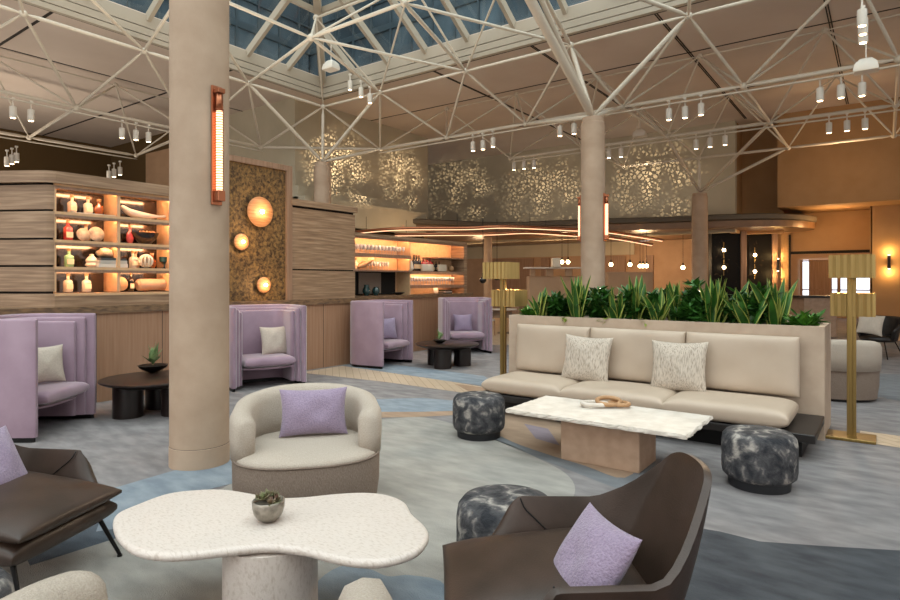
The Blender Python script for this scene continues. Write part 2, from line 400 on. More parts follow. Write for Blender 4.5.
# walls
def wbox(name, x0, x1, y0, y1, z0, z1, mat):
    bm = N(); box(bm, x0, x1, y0, y1, z0, z1); return struct(name, bm, mat)
YW = 22.6
wbox('wall_upper_far', -20, -4.2, YW, YW+.3, 3.3, ZC, m_wallbg)
wbox('wall_upper_turn', -4.45, -4.2, YW+.3, 24.2, 3.3, ZC, m_wallor)
wbox('wall_upper_side', -14.8, -14.4, 11.9, 18.4, 3.4, ZC, m_wallbg)
wbox('wall_upper_front', -20.5, -14.8, 11.9, 12.2, 3.4, ZC, m_wallbg)
wbox('wall_upper_end', -20, -14.6, 18.2, 18.4, 3.4, ZC, m_wallbg)
wbox('wall_left', -26.3, -26, -9, 14, 0, ZC, m_walldk)
wbox('wall_left_fin', -22.6, -20.5, 11.6, 11.9, 0, 6.4, m_wallpan)
wbox('wall_left_back', -26.3, -20, 11.9, 12.2, 0, ZC, m_walldk)
wbox('wall_bulkhead', -2.9, 20, YW, YW+.25, 4.05, ZC, m_wallor)
wbox('wall_bulkhead_end', -2.9, -2.7, YW+.25, 24.2, 4.05, ZC, m_wallor)
wbox('wall_upper_recess', -4.2, -2.9, 23.9, 24.2, 3.3, ZC, m_wallor)
wbox('ceiling_lower', -2.7, 20, YW+.25, 32, 4.05, 4.15, m_wallor)
wbox('ceiling_lower_end', -6, -2.7, 24.2, 32, 4.05, 4.15, m_wallor)
# lower right walls with a wide opening
wbox('wall_sconce', -3.12, -2.85, 25.2, 25.4, 0, 4.05, m_wallor)
wbox('wall_over_opening', -2.85, -.36, 25.2, 25.4, 2.66, 4.05, m_wallor)
wbox('wall_right', -.38, 18, 24.0, 24.25, 0, 4.05, m_wallor)
wbox('wall_right_return', -.4, -.34, 24.0, 25.4, 0, 4.05, m_wallor)
wbox('trim_opening', -2.85, -.36, 25.15, 25.2, 2.58, 2.68, m_gap)
wbox('trim_jamb', -2.86, -2.80, 25.12, 25.2, 0, 3.3, m_gap)
bm = N(); box(bm, -9.8, 2, 31, 31.2, 0, 4.05); wb = struct('wall_back', bm, m_wallpan)
# daylit window in the room behind
wd = thing('window_2', None, None, (-4.0, 30.9, 0), kind='structure')
x0_, d_ = PYp(800, 30.9); x1_, _ = PYp(872, 30.9)
zt, zb = zat(260, d_), .6
bm = N(); w_ = x1_-x0_; off = x0_+4.0
box(bm, off, off+w_, .05, .1, zb, zt); ob('pane', bm, m_daylight, wd)
bm = N()
for f0, f1 in ((0, .04), (.13, .2), (.34, .46), (.53, .58), (.72, .76), (.97, 1)): box(bm, off+w_*f0, off+w_*f1, -.05, .05, zb, zt)
box(bm, off+w_*.2, off+w_*.34, -.02, .04, zb, zt)
for f in (0, .3, .96): box(bm, off, off+w_, -.06, .04, zb+(zt-zb)*f, zb+(zt-zb)*f+.06)
ob('window_frame', bm, m_oakdark, wd)
# interior walls under the canopy
wbox('wall_under_canopy', -22, -6.3, 27, 27.3, 0, 3.4, m_wallpan)
bm = N()
for (a, b_) in ((485, 533), (541, 549), (588, 625), (646, 653)):
    xa, _ = PYp(a, 26.9); xb, _ = PYp(b_, 26.9); box(bm, xa, xb, 26.9, 27, 0, 2.75)
struct('trim_wood_panels', bm, m_oakdark)
wbox('trim_cream_band', -21, -9.2, 26.86, 26.98, 2.8, 3.4, m_wallbg)
wbox('wall_side_low', -22, -14.6, 18.4, 18.6, 0, 3.4, m_walldk)

# canopy
front = [(-16.2, 12.6), (-14.7, 14.7), (-13.15, 17.5), (-11.8, 19.6), (-9.6, 20.3), (-7.9, 20.7), (-6.2, 21.35), (-4.6, 21.6), (-3.2, 22.15), (-2.35, 23.1), (-1.95, 24.3), (-2.3, 25.1)]
fr = smoothpath([(x, y, 0) for x, y in front], 5); poly = [(v.x, v.y) for v in fr]+[(-6, 26.9), (-22, 26.9), (-22, 12.6)]
bm = N(); prism(bm, poly, 3.4, 3.72, .05, 3)
struct('ceiling_canopy', bm, m_canopy)
bm = N(); 
rr = [[(v.x+dx, v.y+dy, z) for (dx, dy, z) in ((.0, -.02, 3.62), (.05, -.09, 3.66), (.05, -.09, 3.8), (0, 0, 3.84), (-.2, .2, 3.84), (-.2, .2, 3.62))] for v in fr]
loft(bm, rr); struct('trim_canopy_edge', bm, m_fascia)
bm = N(); Yl, _ = 0, 0
box(bm, -14.42, -13.9, 11.6, 16.6, 3.3, 4.4); box(bm, -14.42, -13.6, 11.6, 17.3, 3.3, 4.08); struct('trim_ledge', bm, m_wallbg)

# =====================================================================  COLUMNS
def column(x, y, h, label, r=.245, base=False):
    t = thing('column', label, 'column', (x, y, 0), group='round plaster columns')
    bm = N(); lathe(bm, [(r, .3 if base else 0), (r, h-.12), (r-.02, h-.1)], 64)
    lathe(bm, [(r-.02, h-.12), (r-.02, h)], 48); ob('shaft', bm, m_column, t, 'auto')
    if base:
        bm = N(); lathe(bm, [(r+.004, 0), (r+.004, .168), (r, .172), (r, .302)], 64); ob('base', bm, m_column, t, 'auto')
        bm = N(); lathe(bm, [(r+.001, .1685), (r+.001, .1745)], 64); ob('base_joint', bm, m_seam, t)
    return t
CT = [(-4.895, 2.99, 5.0), (-4.91, 11.83, 4.98), (-4.91, 20.7, 4.47), (-13.11, 11.83, 5.0), (-13.1, 20.7, 3.45)]
column(*CT[0], 'large round column beside the cream tub chair, rising out of frame', base=True)
column(*CT[1], 'round column behind the middle of the snake plant planter, two copper lights')
column(*CT[2], 'round column in front of the black marble panels')
column(*CT[3], 'short-looking round column top above the stone bar block')
column(*CT[4], 'slim round column under the canopy by the dining tables', r=.17)

# =====================================================================  SPACE FRAME
sf = thing('space_frame', 'cream white tubular steel roof truss spanning under the ceiling and skylight', 'roof truss', (-4.91, 11.83, ZN))
o1 = Vector((-4.91, 11.83, ZN))
count = {}
def rod(a, b, r=.035, name='strut'):
    r *= .82
    a, b = Vector(a)-o1, Vector(b)-o1
    L_ = (b-a).length; t = (b-a).normalized()
    bm = N(); e = min(.25, L_*.2)
    tube(bm, [a, a+t*e*.4, a+t*e, b-t*e, b-t*e*.4, b], [r*.5, r*.55, r, r, r*.55, r*.5], 8)
    count[name] = count.get(name, 0)+1
    ob(name, bm, m_truss, sf, True)
nodes = set()
def node(p): 
    k = tuple(round(q, 2) for q in p)
    if k in nodes: return
    nodes.add(k); bm = N(); bmesh.ops.create_icosphere(bm, subdivisions=2, radius=.075)
    bmesh.ops.translate(bm, vec=Vector(p)-o1, verts=bm.verts); ob('node', bm, m_truss, sf, True)
ZT = 6.6
EX = [-13.05, -10.85, -8.1, -5.4, -3.0, -.4, 2.2]     # edge nodes along the far kerb
BX = [-12.4, -9.9, -7.4, -4.9, -2.35, .2, 2.75]
E = [(x, 11.8, ZT) for x in EX]
R1 = [(x, 13.5, ZN) for x in BX]; R2 = [(x, 17.0, ZN) for x in BX[1:]]; R3 = [(x, 20.55, ZN) for x in BX[2:]]
T2 = [(x-1.25, 15.2, 7.0) for x in BX[1:]]; T3 = [(x-1.25, 18.8, 7.0) for x in BX[2:]]
for row in (E, R1, R2, R3, T2, T3):
    for p in row: node(p)
def chain(row, r=.05, nm='chord', ext=2):
    for a, b in zip(row, row[1:]): rod(a, b, r, nm)
    if ext: rod(row[-1], (row[-1][0]+ext, row[-1][1], row[-1][2]), r, nm)
chain(E, .04); chain(R1, .055); chain(R2, .055); chain(R3, .05)
for i, p in enumerate(E):
    for j in (i-1, i):
        if 0 <= j < len(R1): rod(p, R1[j], .04)
for i, p in enumerate(T2):
    rod(p, R1[i], .03); rod(p, R1[i+1], .03); rod(p, R2[i], .03)
    if i: rod(p, R2[i-1], .03)
for i, p in enumerate(T3):
    rod(p, R2[i], .03); rod(p, R2[i+1], .03); rod(p, R3[i], .03)
    if i: rod(p, R3[i-1], .03)
for i in (2, 3, 4, 5): rod(R1[i+1], R2[i], .045, 'chord')
for i in (1, 3, 4): rod(R2[i], R3[i-1], .045, 'chord')
chain(T2, .026, 'top_chord', 0); chain(T3, .026, 'top_chord', 0)
for row in (R1, R2):
    rod((row[0][0], row[0][1]-.06, ZN-.13), (row[-1][0]+2, row[0][1]-.06, ZN-.13), .024, 'track_rail')
# side slope of the frame
EY = [2.0, 4.4, 6.66, 9.3]
LE = [(-13.05, y, ZT) for y in EY]; L1 = [(-15.1, y, ZN) for y in (.9, 3.4, 6.15, 9.0, 11.2)]; L2 = [(-19.3, y, ZN) for y in (3.6, 6.65, 9.6)]
LT = [(-17.2, y, 7.0) for y in (2.2, 5.0, 8.0, 10.6)]
for row in (LE, L1, L2, LT):
    for p in row: node(p)
for row in (LE+[E[0]], L1, L2):
    for a, b in zip(row, row[1:]): rod(a, b, .05, 'chord')
for a, b in zip(LT, LT[1:]): rod(a, b, .026, 'top_chord')
rod((-15.04, -3, ZN-.13), (-15.04, 11.2, ZN-.13), .024, 'track_rail'); rod((-19.24, -2, ZN-.13), (-19.24, 9.6, ZN-.13), .024, 'track_rail')
rod(L1[0], (-15.1, -3, ZN), .05, 'chord'); rod(LE[0], (-13.05, -2, ZT), .05, 'chord'); rod(L2[0], (-19.3, -2, ZN), .05, 'chord')
for i, p in enumerate(LE): rod(p, L1[i], .04); rod(p, L1[i+1], .04)
for i, p in enumerate(LT):
    rod(p, L1[i], .03); rod(p, L1[i+1], .03)
    if i < 3: rod(p, L2[i], .03)
    if i: rod(p, L2[i-1], .03)
rod(L1[2], L2[1], .05, 'chord'); rod(L1[3], L2[2], .05, 'chord'); rod(L1[1], L2[0], .05, 'chord')
rod(L1[4], R1[0], .05, 'chord'); rod(E[0], L1[4], .04)
# inner nodes under the glass
I1 = [(-9.55, 8.3, ZT), (-7.0, 8.25, ZT), (-4.6, 8.25, ZT+.1), (-2.0, 8.25, ZT)]
I2 = [(-9.55, 5.6, ZT), (-9.55, 2.9, ZT), (-7.0, 4.9, ZT)]
for p in I1+I2: node(p)
for a, b in zip(I1, I1[1:]): rod(a, b, .045, 'chord')
rod(E[1], I1[0], .045); rod(E[2], I1[0], .04); rod(E[2], I1[1], .05); rod(E[3], I1[1], .04); rod(E[3], I1[2], .05); rod(E[4], I1[2], .05); rod(E[4], I1[3], .04)
rod(LE[3], I1[0], .04); rod(LE[2], I2[0], .04); rod(LE[3], I2[0], .04); rod(LE[1], I2[1], .04); rod(LE[2], I2[1], .04); rod(I1[0], I2[0], .04, 'chord'); rod(I2[0], I2[1], .04, 'chord'); rod(I1[1], I2[2], .04, 'chord'); rod(I2[0], I2[2], .04, 'chord')
UP = [(-11.2, 9.9, 8.0), (-8.2, 9.9, 8.0), (-5.6, 9.9, 8.0)]
for i, p in enumerate(UP):
    node(p); rod(p, E[i], .03); rod(p, E[i+1], .03); rod(p, I1[i], .03)
    if i: rod(p, I1[i-1], .03); rod(p, UP[i-1], .04, 'chord')
def tree(c, tips, r=.06):
    for p in tips: rod((c[0], c[1], c[2]+.03), p, r, 'column_strut')
tree(CT[1], [I1[2], E[4], R1[3], E[3], (-7.4, 13.5, ZN)], .06)
rod((-4.91, 11.83, 5.0), (-4.75, 8.25, 6.55), .11, 'column_strut')
tree(CT[3], [E[0], E[1], LE[3], R1[0]], .055)
tree(CT[2], [R2[2], R2[3], R3[2], R3[1]], .055)
tree(CT[0], [I2[2], (-2.4, 4.9, ZT), (-2.4, 1, ZT), (-7.0, 1.0, ZT)], .055)

# track heads, one by one
tl = thing('track_light', 'small white cylinder spotlight', 'spotlight')
bm = N(); lathe(bm, [(.0, .0), (.062, 0), (.066, .01), (.066, .24), (.05, .25), (0, .25)], 20); ob('housing', bm, m_white, tl, 'auto')
bm = N(); lathe(bm, [(.0, -.003), (.048, -.003), (.05, .004)], 16); ob('lens', bm, m_ledw, tl)
bm = N(); tube(bm, [(0, 0, .24), (0, 0, .42)], .014, 8); box(bm, -.03, .03, -.03, .03, .4, .44); ob('stem', bm, m_white, tl)
TL = [('Y', 13.5, 'near chord row', [(473, 151), (483, 149.5), (493, 147), (560, 136), (574, 134), (669, 120), (685, 118), (701, 115), (820, 101), (841, 98), (862, 96)]),
      ('Y', 17.0, 'second chord row', [(514, 170), (524, 169), (534, 168), (609, 158), (621, 157), (696, 149), (710, 147), (725, 145), (829, 133), (847, 131), (865, 129)]),
      ('X', -15.1, 'side chord', [(13, 118), (31, 121), (122, 138), (136, 140), (148.5, 142)]),
      ('X', -19.3, 'outer side chord', [(7, 166), (12, 164), (16.5, 162), (109, 179), (114, 177), (120, 175)]),
      ('Y', 11.6, 'far skylight kerb', [(350, 90), (361, 97), (370, 103)])]
heads = []
for ax, v, lab, L_ in TL:
    for px, py in L_:
        if ax == 'Y': x, D = PYp(px, v); y = v
        else: y, D = PXp(px, v); x = v
        heads.append(((x, y, zat(py, D)), lab))
first = True
for p, lab in heads:
    l = 'small white cylinder spotlight hanging from the '+lab+' of the roof truss'
    g = 'white spotlights on the '+lab
    if first: tl.location = p; tag(tl, l, 'spotlight', g); first = False
    else: dup(tl, p, 0, l, g)
for k, (px, py) in enumerate([(862, 26), (863, 34.5), (863, 43)]):
    x, D = PYp(px, 11.0+.25*k); dup(tl, (x, 11.0+.25*k, zat(py, D)), 0, 'white spotlight in the tight vertical cluster under the skylight corner truss', 'clustered white spotlights')
sp = thing('ceiling_speaker', 'white bell-shaped speaker hanging above the planter lamp', 'speaker')
bm = N()
loft(bm, [[(a*s*.5, b_*s*.35, z) for a, b_ in ((-1, -1), (-.8, -1.1), (.8, -1.1), (1, -1), (1, 1), (.8, 1.1), (-.8, 1.1), (-1, 1))] for s, z in ((.40, 0), (.42, .04), (.36, .16), (.2, .25), (.06, .27))]); ob('body', bm, m_white, sp, 'auto')
bm = N(); tube(bm, [(0, 0, .26), (0, 0, .7)], .012, 6); ob('stem', bm, m_white, sp)
SPK = [(866, 72, 12.2, 'white bell-shaped speaker hanging near the clustered spotlights'), (640, 137, 18.0, 'white bell-shaped speaker hanging above the plaster column strut, over the snake plants'), (331, 70, 9.8, 'white bell-shaped speaker hanging under the skylight corner')]
for k, (px, py, Yp, l) in enumerate(SPK):
    x, D = PYp(px, Yp); q = (x, Yp, zat(py, D))
    s_ = .85 if k != 1 else .9
    if k == 0: sp.location = q; sp['label'] = l; sp.scale = (s_,)*3
    else: dup(sp, q, 0, l, scale=s_)

# =====================================================================  BAR WALL
XB = -8.4
z_c = 1.27
# base joinery
bw = thing('bar_counter', 'long oak panelled bar with brown stone top running behind the lilac chairs', 'bar', (XB, 4.8, 0))
def ofs(bm):
    bmesh.ops.translate(bm, vec=(-XB, -4.8, 0), verts=bm.verts); return bm
bm = N(); box(bm, XB-.55, XB, 1.2, 8.42, 0, z_c-.1); ob('base', ofs(bm), m_oak, bw)
bm = N()
for y in (1.9, 2.75, 3.66, 4.55, 5.45, 6.3, 6.86, 7.6): box(bm, XB-.002, XB+.002, y-.004, y+.004, 0, z_c-.1)
ob('panel_joint', ofs(bm), m_seam, bw)
bm = N(); box(bm, XB-.6, XB+.03, 1.2, 8.44, z_c-.1, z_c+.0)
ob('top', ofs(bm), m_trav2, bw)
# travertine shelving cabinet 1 : block + niche
NY0, NY1, NZ0, NZ1 = 3.17, 5.0, 1.455, 2.8
cab = thing('display_cabinet', 'banded travertine display cabinet with glowing oak shelves of bottles', 'cabinet', (XB, 2.2, z_c))
oc = Vector((XB, 2.2, z_c))
def lb(bm, x0, x1, y0, y1, z0, z1): box(bm, x0-oc.x, x1-oc.x, y0-oc.y, y1-oc.y, z0-oc.z, z1-oc.z)
def rounded_block(y_end, z0, z1, inset=0):
    i_ = inset; base_ = [(XB-i_-2.3, 2.32+i_), (XB-i_-1.25, 2.40+i_), (XB-i_-.75, 2.66+i_), (XB-i_-.56, 2.80+i_), (XB-i_-.12, 3.05+i_*.6), (XB-i_-.03, 3.11), (XB-i_, 3.17)]
    pts = [(x-oc.x, y-oc.y) for x, y in base_]
    pts = [(v.x, v.y) for v in smoothpath([(x, y, 0) for x, y in pts], 3)]
    pts += [(XB-inset-oc.x, y_end-oc.y), (XB-2.3-oc.x, y_end-oc.y)]
    b = N(); prism(b, pts, z0-oc.z, z1-oc.z); return b
zs = [z_c, 1.44, 1.47, 1.775, 1.80, 2.115, 2.14, 2.47, 2.495, 2.80, 2.825, 2.97]
for i in range(0, 10, 2): ob('stone_block', rounded_block(NY0, zs[i], zs[i+1]), m_trav, cab)
ob('recess', rounded_block(NY0-.02, z_c, 2.85, .04), m_gap, cab)
b = rounded_block(4.98, 2.825, 2.97, -.05); ob('cap', b, m_trav, cab)
bm = N(); lb(bm, XB-.6, XB, NY0, 4.98, z_c, NZ0-.03); ob('plinth_band', bm, m_trav, cab)
bm = N(); lb(bm, XB-.45, XB-.4, NY0, 4.98, NZ0-.03, NZ1+.03); ob('mirror_back', bm, m_mirror, cab)
bm = N()
for z in (1.44, 1.775, 2.115, 2.47): lb(bm, XB-.4, XB+.005, NY0, 4.98, z-.03, z+.005)
ob('shelf', bm, m_niche, cab)
bm = N()
for z in (1.735, 2.075, 2.43, 2.782): lb(bm, XB-.016, XB+.004, NY0, 4.98, z-.026, z+.012)
ob('shelf_lip', bm, m_oakdark, cab)
for y, nm in ((3.93, 'divider'), (4.68, 'divider')):
    bm = N(); lb(bm, XB-.4, XB-.01, y, y+.04, NZ0, NZ1); ob(nm, bm, m_niche, cab)
bm = N()
lb(bm, XB-.4, XB, NY0-.001, NY0+.02, NZ0, NZ1); lb(bm, XB-.4, XB, NY0, 4.98, 2.79, 2.83); ob('lining', bm, m_niche, cab)
bm = N()
for z in (1.735, 2.075, 2.43, 2.782):
    lb(bm, XB-.024, XB-.018, NY0+.03, 3.92, z-.016, z+.008); lb(bm, XB-.024, XB-.018, 3.98, 4.67, z-.016, z+.008)
ob('light_strip', bm, m_led, cab)

# framed gold panel
gp = thing('feature_panel', 'textured gold cork wall panel in oak frame holding three glowing discs', 'wall panel', (XB, 6.0, z_c))
bm = N(); box(bm, -.1, -.02, -1.0, .85, 0, 2.3); ob('cork_sheet', bm, m_gold, gp)
bm = N(); box(bm, -.12, .02, .75, .87, 0, 2.33); box(bm, -.12, .02, -.9, .75, 2.24, 2.33); box(bm, -.12, .02, -1.0, -.9, 0, 2.33); ob('frame', bm, m_oakdark, gp)
for px, py, d, l in ((259, 212, .5, 'largest glowing ribbed alabaster disc light on the gold panel'), (240, 242, .27, 'small glowing disc light halfway up the gold panel'), (262.5, 285, .27, 'small glowing disc light lowest on the gold panel')):
    Yd, Dd = PXp(px, XB); zd = zat(py, Dd)
    t = thing('wall_light', l, 'wall light', (XB-.02, Yd, zd), group='glowing disc wall lights')
    bm = N(); lathe(bm, [(0, .10), (d*.25, .095), (d*.45, .075), (d*.5, .06), (d*.5, .05), (d*.44, .05), (0, .06)], 40)
    bmesh.ops.rotate(bm, verts=bm.verts, cent=(0, 0, 0), matrix=Matrix.Rotation(PI/2, 3, 'Y')); ob('disc', bm, m_disc, t, 'auto')
    bm = N(); bmesh.ops.create_uvsphere(bm, u_segments=16, v_segments=10, radius=.035 if d > .4 else .028); bmesh.ops.translate(bm, vec=(.11, 0, 0), verts=bm.verts); ob('bulb', bm, m_bulb, t, True)
    bm = N(); tube(bm, [(0, 0, 0), (.055, 0, 0)], .05, 16); ob('backplate', bm, m_copper, t)

# second travertine block
sb = thing('stone_cabinet', 'solid banded travertine block between gold panel and bar shelves', 'cabinet', (XB, 7.65, z_c))
bm = N(); box(bm, -1.2, 0, -.78, .77, .0, .52); ob('stone_block', bm, m_trav, sb)
bm = N(); box(bm, -1.2, 0, -.78, .77, .545, 1.62); ob('stone_block', bm, m_trav, sb)
bm = N(); box(bm, -1.2, -.03, -.76, .75, .5, 1.68); ob('recess', bm, m_gap, sb)
bm = N(); box(bm, -1.2, .04, -.8, .8, 1.66, 1.77); ob('cap', bm, m_trav, sb)

# back bar unit 2
XC = -8.65
BY0, BY1 = 8.45, 12.55
bb = thing('back_bar', 'long lit back bar of wine glasses and spirit bottles beyond the stone block', 'bar', (XC, BY0, 0))
def l2(bm, x0, x1, y0, y1, z0, z1): box(bm, x0, x1, y0-BY0, y1-BY0, z0, z1)
bm = N(); l2(bm, -.6, 0, BY0, BY1+.3, 0, 1.22); ob('base_cabinet', bm, m_oak, bb)
bm = N(); l2(bm, -.6, .04, BY0, BY1+.35, 1.22, 1.29); ob('counter', bm, m_trav2, bb)
bm = N(); l2(bm, -.45, -.41, BY0, BY1, 1.29, 2.52); ob('back_panel', bm, m_niche, bb)
bm = N(); l2(bm, -.45, .02, BY0, BY1+.1, 2.52, 2.58); l2(bm, -.45, 0, BY1, BY1+.12, 1.29, 2.52); ob('case', bm, m_trav, bb)
YD, _ = PXp(411, XC)
for (y0, y1, z) in ((BY0, BY1, 1.83), (BY0, YD, 2.17), (YD, BY1, 1.505), (YD+1.0, BY1, 2.17)):
    bm = N(); l2(bm, -.41, .0, y0, y1, z-.03, z); ob('shelf', bm, m_oakdark, bb)
bm = N(); l2(bm, -.4, -.02, YD-.02, YD+.02, 1.29, 2.52); ob('divider', bm, m_niche, bb)
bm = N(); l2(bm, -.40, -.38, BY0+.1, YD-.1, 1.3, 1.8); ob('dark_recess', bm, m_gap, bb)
Ya, _ = PXp(371, XC); Yb, _ = PXp(393, XC)
bm = N(); l2(bm, -.37, -.35, Ya, Yb, 1.33, 1.78); ob('grey_door', bm, m_linend, bb)
bm = N()
for (y0, y1, z) in ((BY0, YD, 2.505), (BY0, YD, 2.125), (YD, BY1, 2.505), (YD, BY1, 1.785), (YD, BY1, 1.465)): l2(bm, -.02, .004, y0, y1, z-.03, z+.014)
ob('shelf_lip', bm, m_oakdark, bb)
bm = N()
for (y0, y1, z) in ((BY0+.1, YD-.05, 2.505), (BY0+.1, YD-.05, 2.125), (YD+.05, BY1-.1, 2.505), (YD+.05, BY1-.1, 1.785), (YD+.05, BY1-.1, 1.49)):
    l2(bm, -.03, -.022, y0, y1, z-.02, z+.008)
ob('light_strip', bm, m_led, bb)

# ---- small goods on the shelves
def bottle_src(name, h, r, glass, lab_mat, neck=.35, shape='round'):
    t = thing(name, 'x', 'bottle'); bm = N()
    nr = r*.34
    if shape == 'square':
        pr = [(r*.9, 0), (r, .01), (r, h*.55), (r*.8, h*.62), (nr, h*.68), (nr, h*.86)]
        lathe(bm, pr, 4+4*3)
    elif shape == 'disc': lathe(bm, [(r*.5, 0), (r*.9, h*.12), (r*1.1, h*.32), (r*.9, h*.55), (nr, h*.66), (nr, h*.86)], 20, sy=.5)
    else: lathe(bm, [(r*.9, 0), (r, .01), (r, h*.6), (r*.7, h*.68), (nr, h*.74), (nr, h*.9)], 18)
    ob('body', bm, glass, t, 'auto')
    bm = N(); lathe(bm, [(nr*1.25, h*.86), (nr*1.3, h), (0, h)], 12); ob('stopper', bm, m_cork, t)
    if lab_mat:
        bm = N(); box(bm, -r*.7, r*.7, -r-.004, -r+.012, h*.15, h*.42); ob('label_paper', bm, lab_mat, t)
    return t
RZB = PI/2      # face +X
used = {}
def put(key, src, loc_, rz, label, group, scale=None):
    if key not in used:
        used[key] = src; src.location = loc_; src.rotation_euler = (0, 0, rz); tag(src, label, None, group)
        if scale: src.scale = (scale,)*3
        return src
    return dup(src, loc_, rz, label, group, scale)
srcs = dict(clear=bottle_src('bottle', .24, .055, GL['clear'], m_labelp, shape='square'), amber=bottle_src('bottle', .22, .06, GL['amber'], None, shape='disc'),
            red=bottle_src('bottle', .27, .055, GL['red'], m_labelp), green=bottle_src('bottle', .24, .055, GL['green'], m_labelp, shape='square'),
            dark=bottle_src('bottle', .30, .045, GL['dark'], m_labelp), wine=bottle_src('bottle', .27, .05, GL['red'], None, shape='disc'))
BT = [('clear', 72, 2.48, 'square clear bottle first on the top display shelf'), ('clear', 88, 2.48, 'square clear bottle beside the round amber decanter'),
      ('amber', 99, 2.48, 'round amber decanter on the top display shelf'), ('red', 68, 2.12, 'pink-red bottle with pale label on the second display shelf'),
      ('clear', 89.5, 2.12, 'clear bottle behind two stone discs on display shelf'), ('wine', 130, 2.12, 'red decanter beside the dark boat bowl'),
      ('green', 69, 1.78, 'pale green square bottle on the display shelf'), ('clear', 133, 1.78, 'clear bottle just before the white knot ornament'),
      ('clear', 139, 1.78, 'clear bottle behind the white knot ornament'), ('amber', 152, 1.78, 'amber decanter beside the white knot ornament'),
      ('clear', 68, 1.455, 'clear labelled bottle first on the lowest display shelf'), ('clear', 86.5, 1.455, 'clear labelled bottle second on the lowest display shelf'),
      ('dark', 131, 1.455, 'dark bottle with white label on the lowest display shelf')]
for k, px, z, l in BT:
    y, D = PXp(px, XB-.2); put(k, srcs[k], (XB-.2+(-.1 if 'behind' in l else 0), y, z+.003), RZB, l, None, .85 if k == 'dark' else None)
def simple(name, bm, mat, x, y, z, rz, label, cat, group=None, smooth='auto', scale=1):
    o = ob(name, bm, mat, None, smooth, label=label, cat=cat, group=group); o.location = (x, y, z); o.rotation_euler = (0, 0, rz); o.scale = (scale,)*3; return o
def disc_bm(r, t=.03):
    b = N(); lathe(b, [(0, 0), (r*.8, .0), (r, t*.4), (r, t*.6), (r*.8, t), (0, t*.8)], 30)
    bmesh.ops.rotate(b, verts=b.verts, cent=(0, 0, 0), matrix=Matrix.Rotation(PI/2-.2, 3, 'X')); bmesh.ops.translate(b, vec=(0, 0, r), verts=b.verts); return b
m_agate = M('agate', '#b9a58e', '#7d6a58', sc=12, rough=.35)
for px, z, r, l in ((83, 2.12, .085, 'smaller round agate disc standing on the second display shelf'), (96, 2.12, .1, 'larger round agate disc standing before the shelf divider'), (120, 1.455, .1, 'round wooden disc on the lowest display shelf')):
    y, D = PXp(px, XB-.15); simple('stone_disc', disc_bm(r), m_agate if z > 2 else m_ring, XB-.15, y, z+.004, RZB, l, 'ornament')
y, _ = PXp(95, XB-.2); b = N(); rbox(b, -.07, .07, -.28, .2, 0, .012, .004, 1); simple('tray', b, m_ceramic, XB-.12, y, 2.477, 0, 'thin white tray under the top shelf bottles', 'tray')
# curved horn
y, _ = PXp(150, XB-.2); b = N()
tube(b, smoothpath([(0, -.42, .16), (0, -.3, .08), (0, -.1, .05), (0, .15, .06), (0, .35, .09)], 5), [.012]+[.02+.035*math.sin(PI*min(1, k/14)) for k in range(1, 21)], 12)
simple('horn_sculpture', b, m_ceramic, XB-.16, y, 2.48, 0, 'long pale curved horn sculpture on the top display shelf', 'sculpture')
y, _ = PXp(145, XB-.18); b = N()
lathe(b, [(.02, .0), (.09, .02), (.17, .1), (.2, .17), (.19, .17), (.15, .1), (.07, .045), (0, .04)], 28, sy=1, sx=.55); simple('boat_bowl', b, GL['dark'], XB-.18, y, 2.122, 0, 'dark boat-shaped bowl on the second display shelf', 'bowl')
b = N()
for k in range(6): tube(b, [(random.uniform(-.05, .05), -.1+.04*k, .12), (random.uniform(-.05, .05), -.04+.04*k, .19)], .018, 8)
simple('dried_pods', b, m_ring, XB-.18, y, 2.122, 0, 'orange dried pods heaped in the dark boat bowl', 'dried pods')
# books stack
y, _ = PXp(108, XB-.2)
for k, (w, h, mt) in enumerate(((.38, .05, '#cfc8bb'), (.36, .045, '#b9b2a6'), (.34, .03, '#4a4a4a'))):
    b = N(); box(b, -.12, .12, -w/2, w/2, 0, h); box(b, -.115, .123, -w/2+.004, w/2-.004, .006, h-.006)
    simple('book', b, M('book_cover%d' % k, mt, rough=.7), XB-.16, y, 1.783+(0, .051, .097)[k], .03*k, 'pale book %s of the stack on the display shelf' % ('at the bottom', 'in the middle', 'on the top')[k] if k < 2 else 'thin dark book topping the stack on the display shelf', 'book', 'stacked books', False)
y, _ = PXp(104, XB-.2); b = N(); bmesh.ops.create_icosphere(b, subdivisions=3, radius=.1)
for v in b.verts: v.co *= 1+.18*math.sin(v.co.x*40)*math.cos(v.co.y*35+v.co.z*30); v.co.z *= .7
bmesh.ops.translate(b, vec=(0, 0, .07), verts=b.verts); simple('mineral_rock', b, m_agate, XB-.16, y, 1.912, 0, 'rough pale mineral rock resting on the stacked books', 'ornament', smooth=True)
y, _ = PXp(91, XB-.2); b = N(); lathe(b, [(.05, 0), (.08, .03), (.06, .06), (.075, .09), (.05, .13), (.025, .15), (.03, .17), (0, .18)], 24); simple('lidded_jar', b, m_ceramic, XB-.18, y, 1.783, 0, 'ribbed white lidded jar beside the stacked books', 'jar')
y, _ = PXp(145, XB-.15); b = N()
for k in range(5):
    a = k*PI/5; pts = [(.085*math.cos(t_)*math.cos(a), .085*math.cos(t_)*math.sin(a), .1+.085*math.sin(t_)) for t_ in [2*PI*i/18 for i in range(18)]]
    tube(b, pts, .014, 8, True)
simple('knot_ornament', b, m_ceramic, XB-.12, y, 1.785, 0, 'white openwork knot ball ornament on the display shelf', 'ornament', smooth=True)
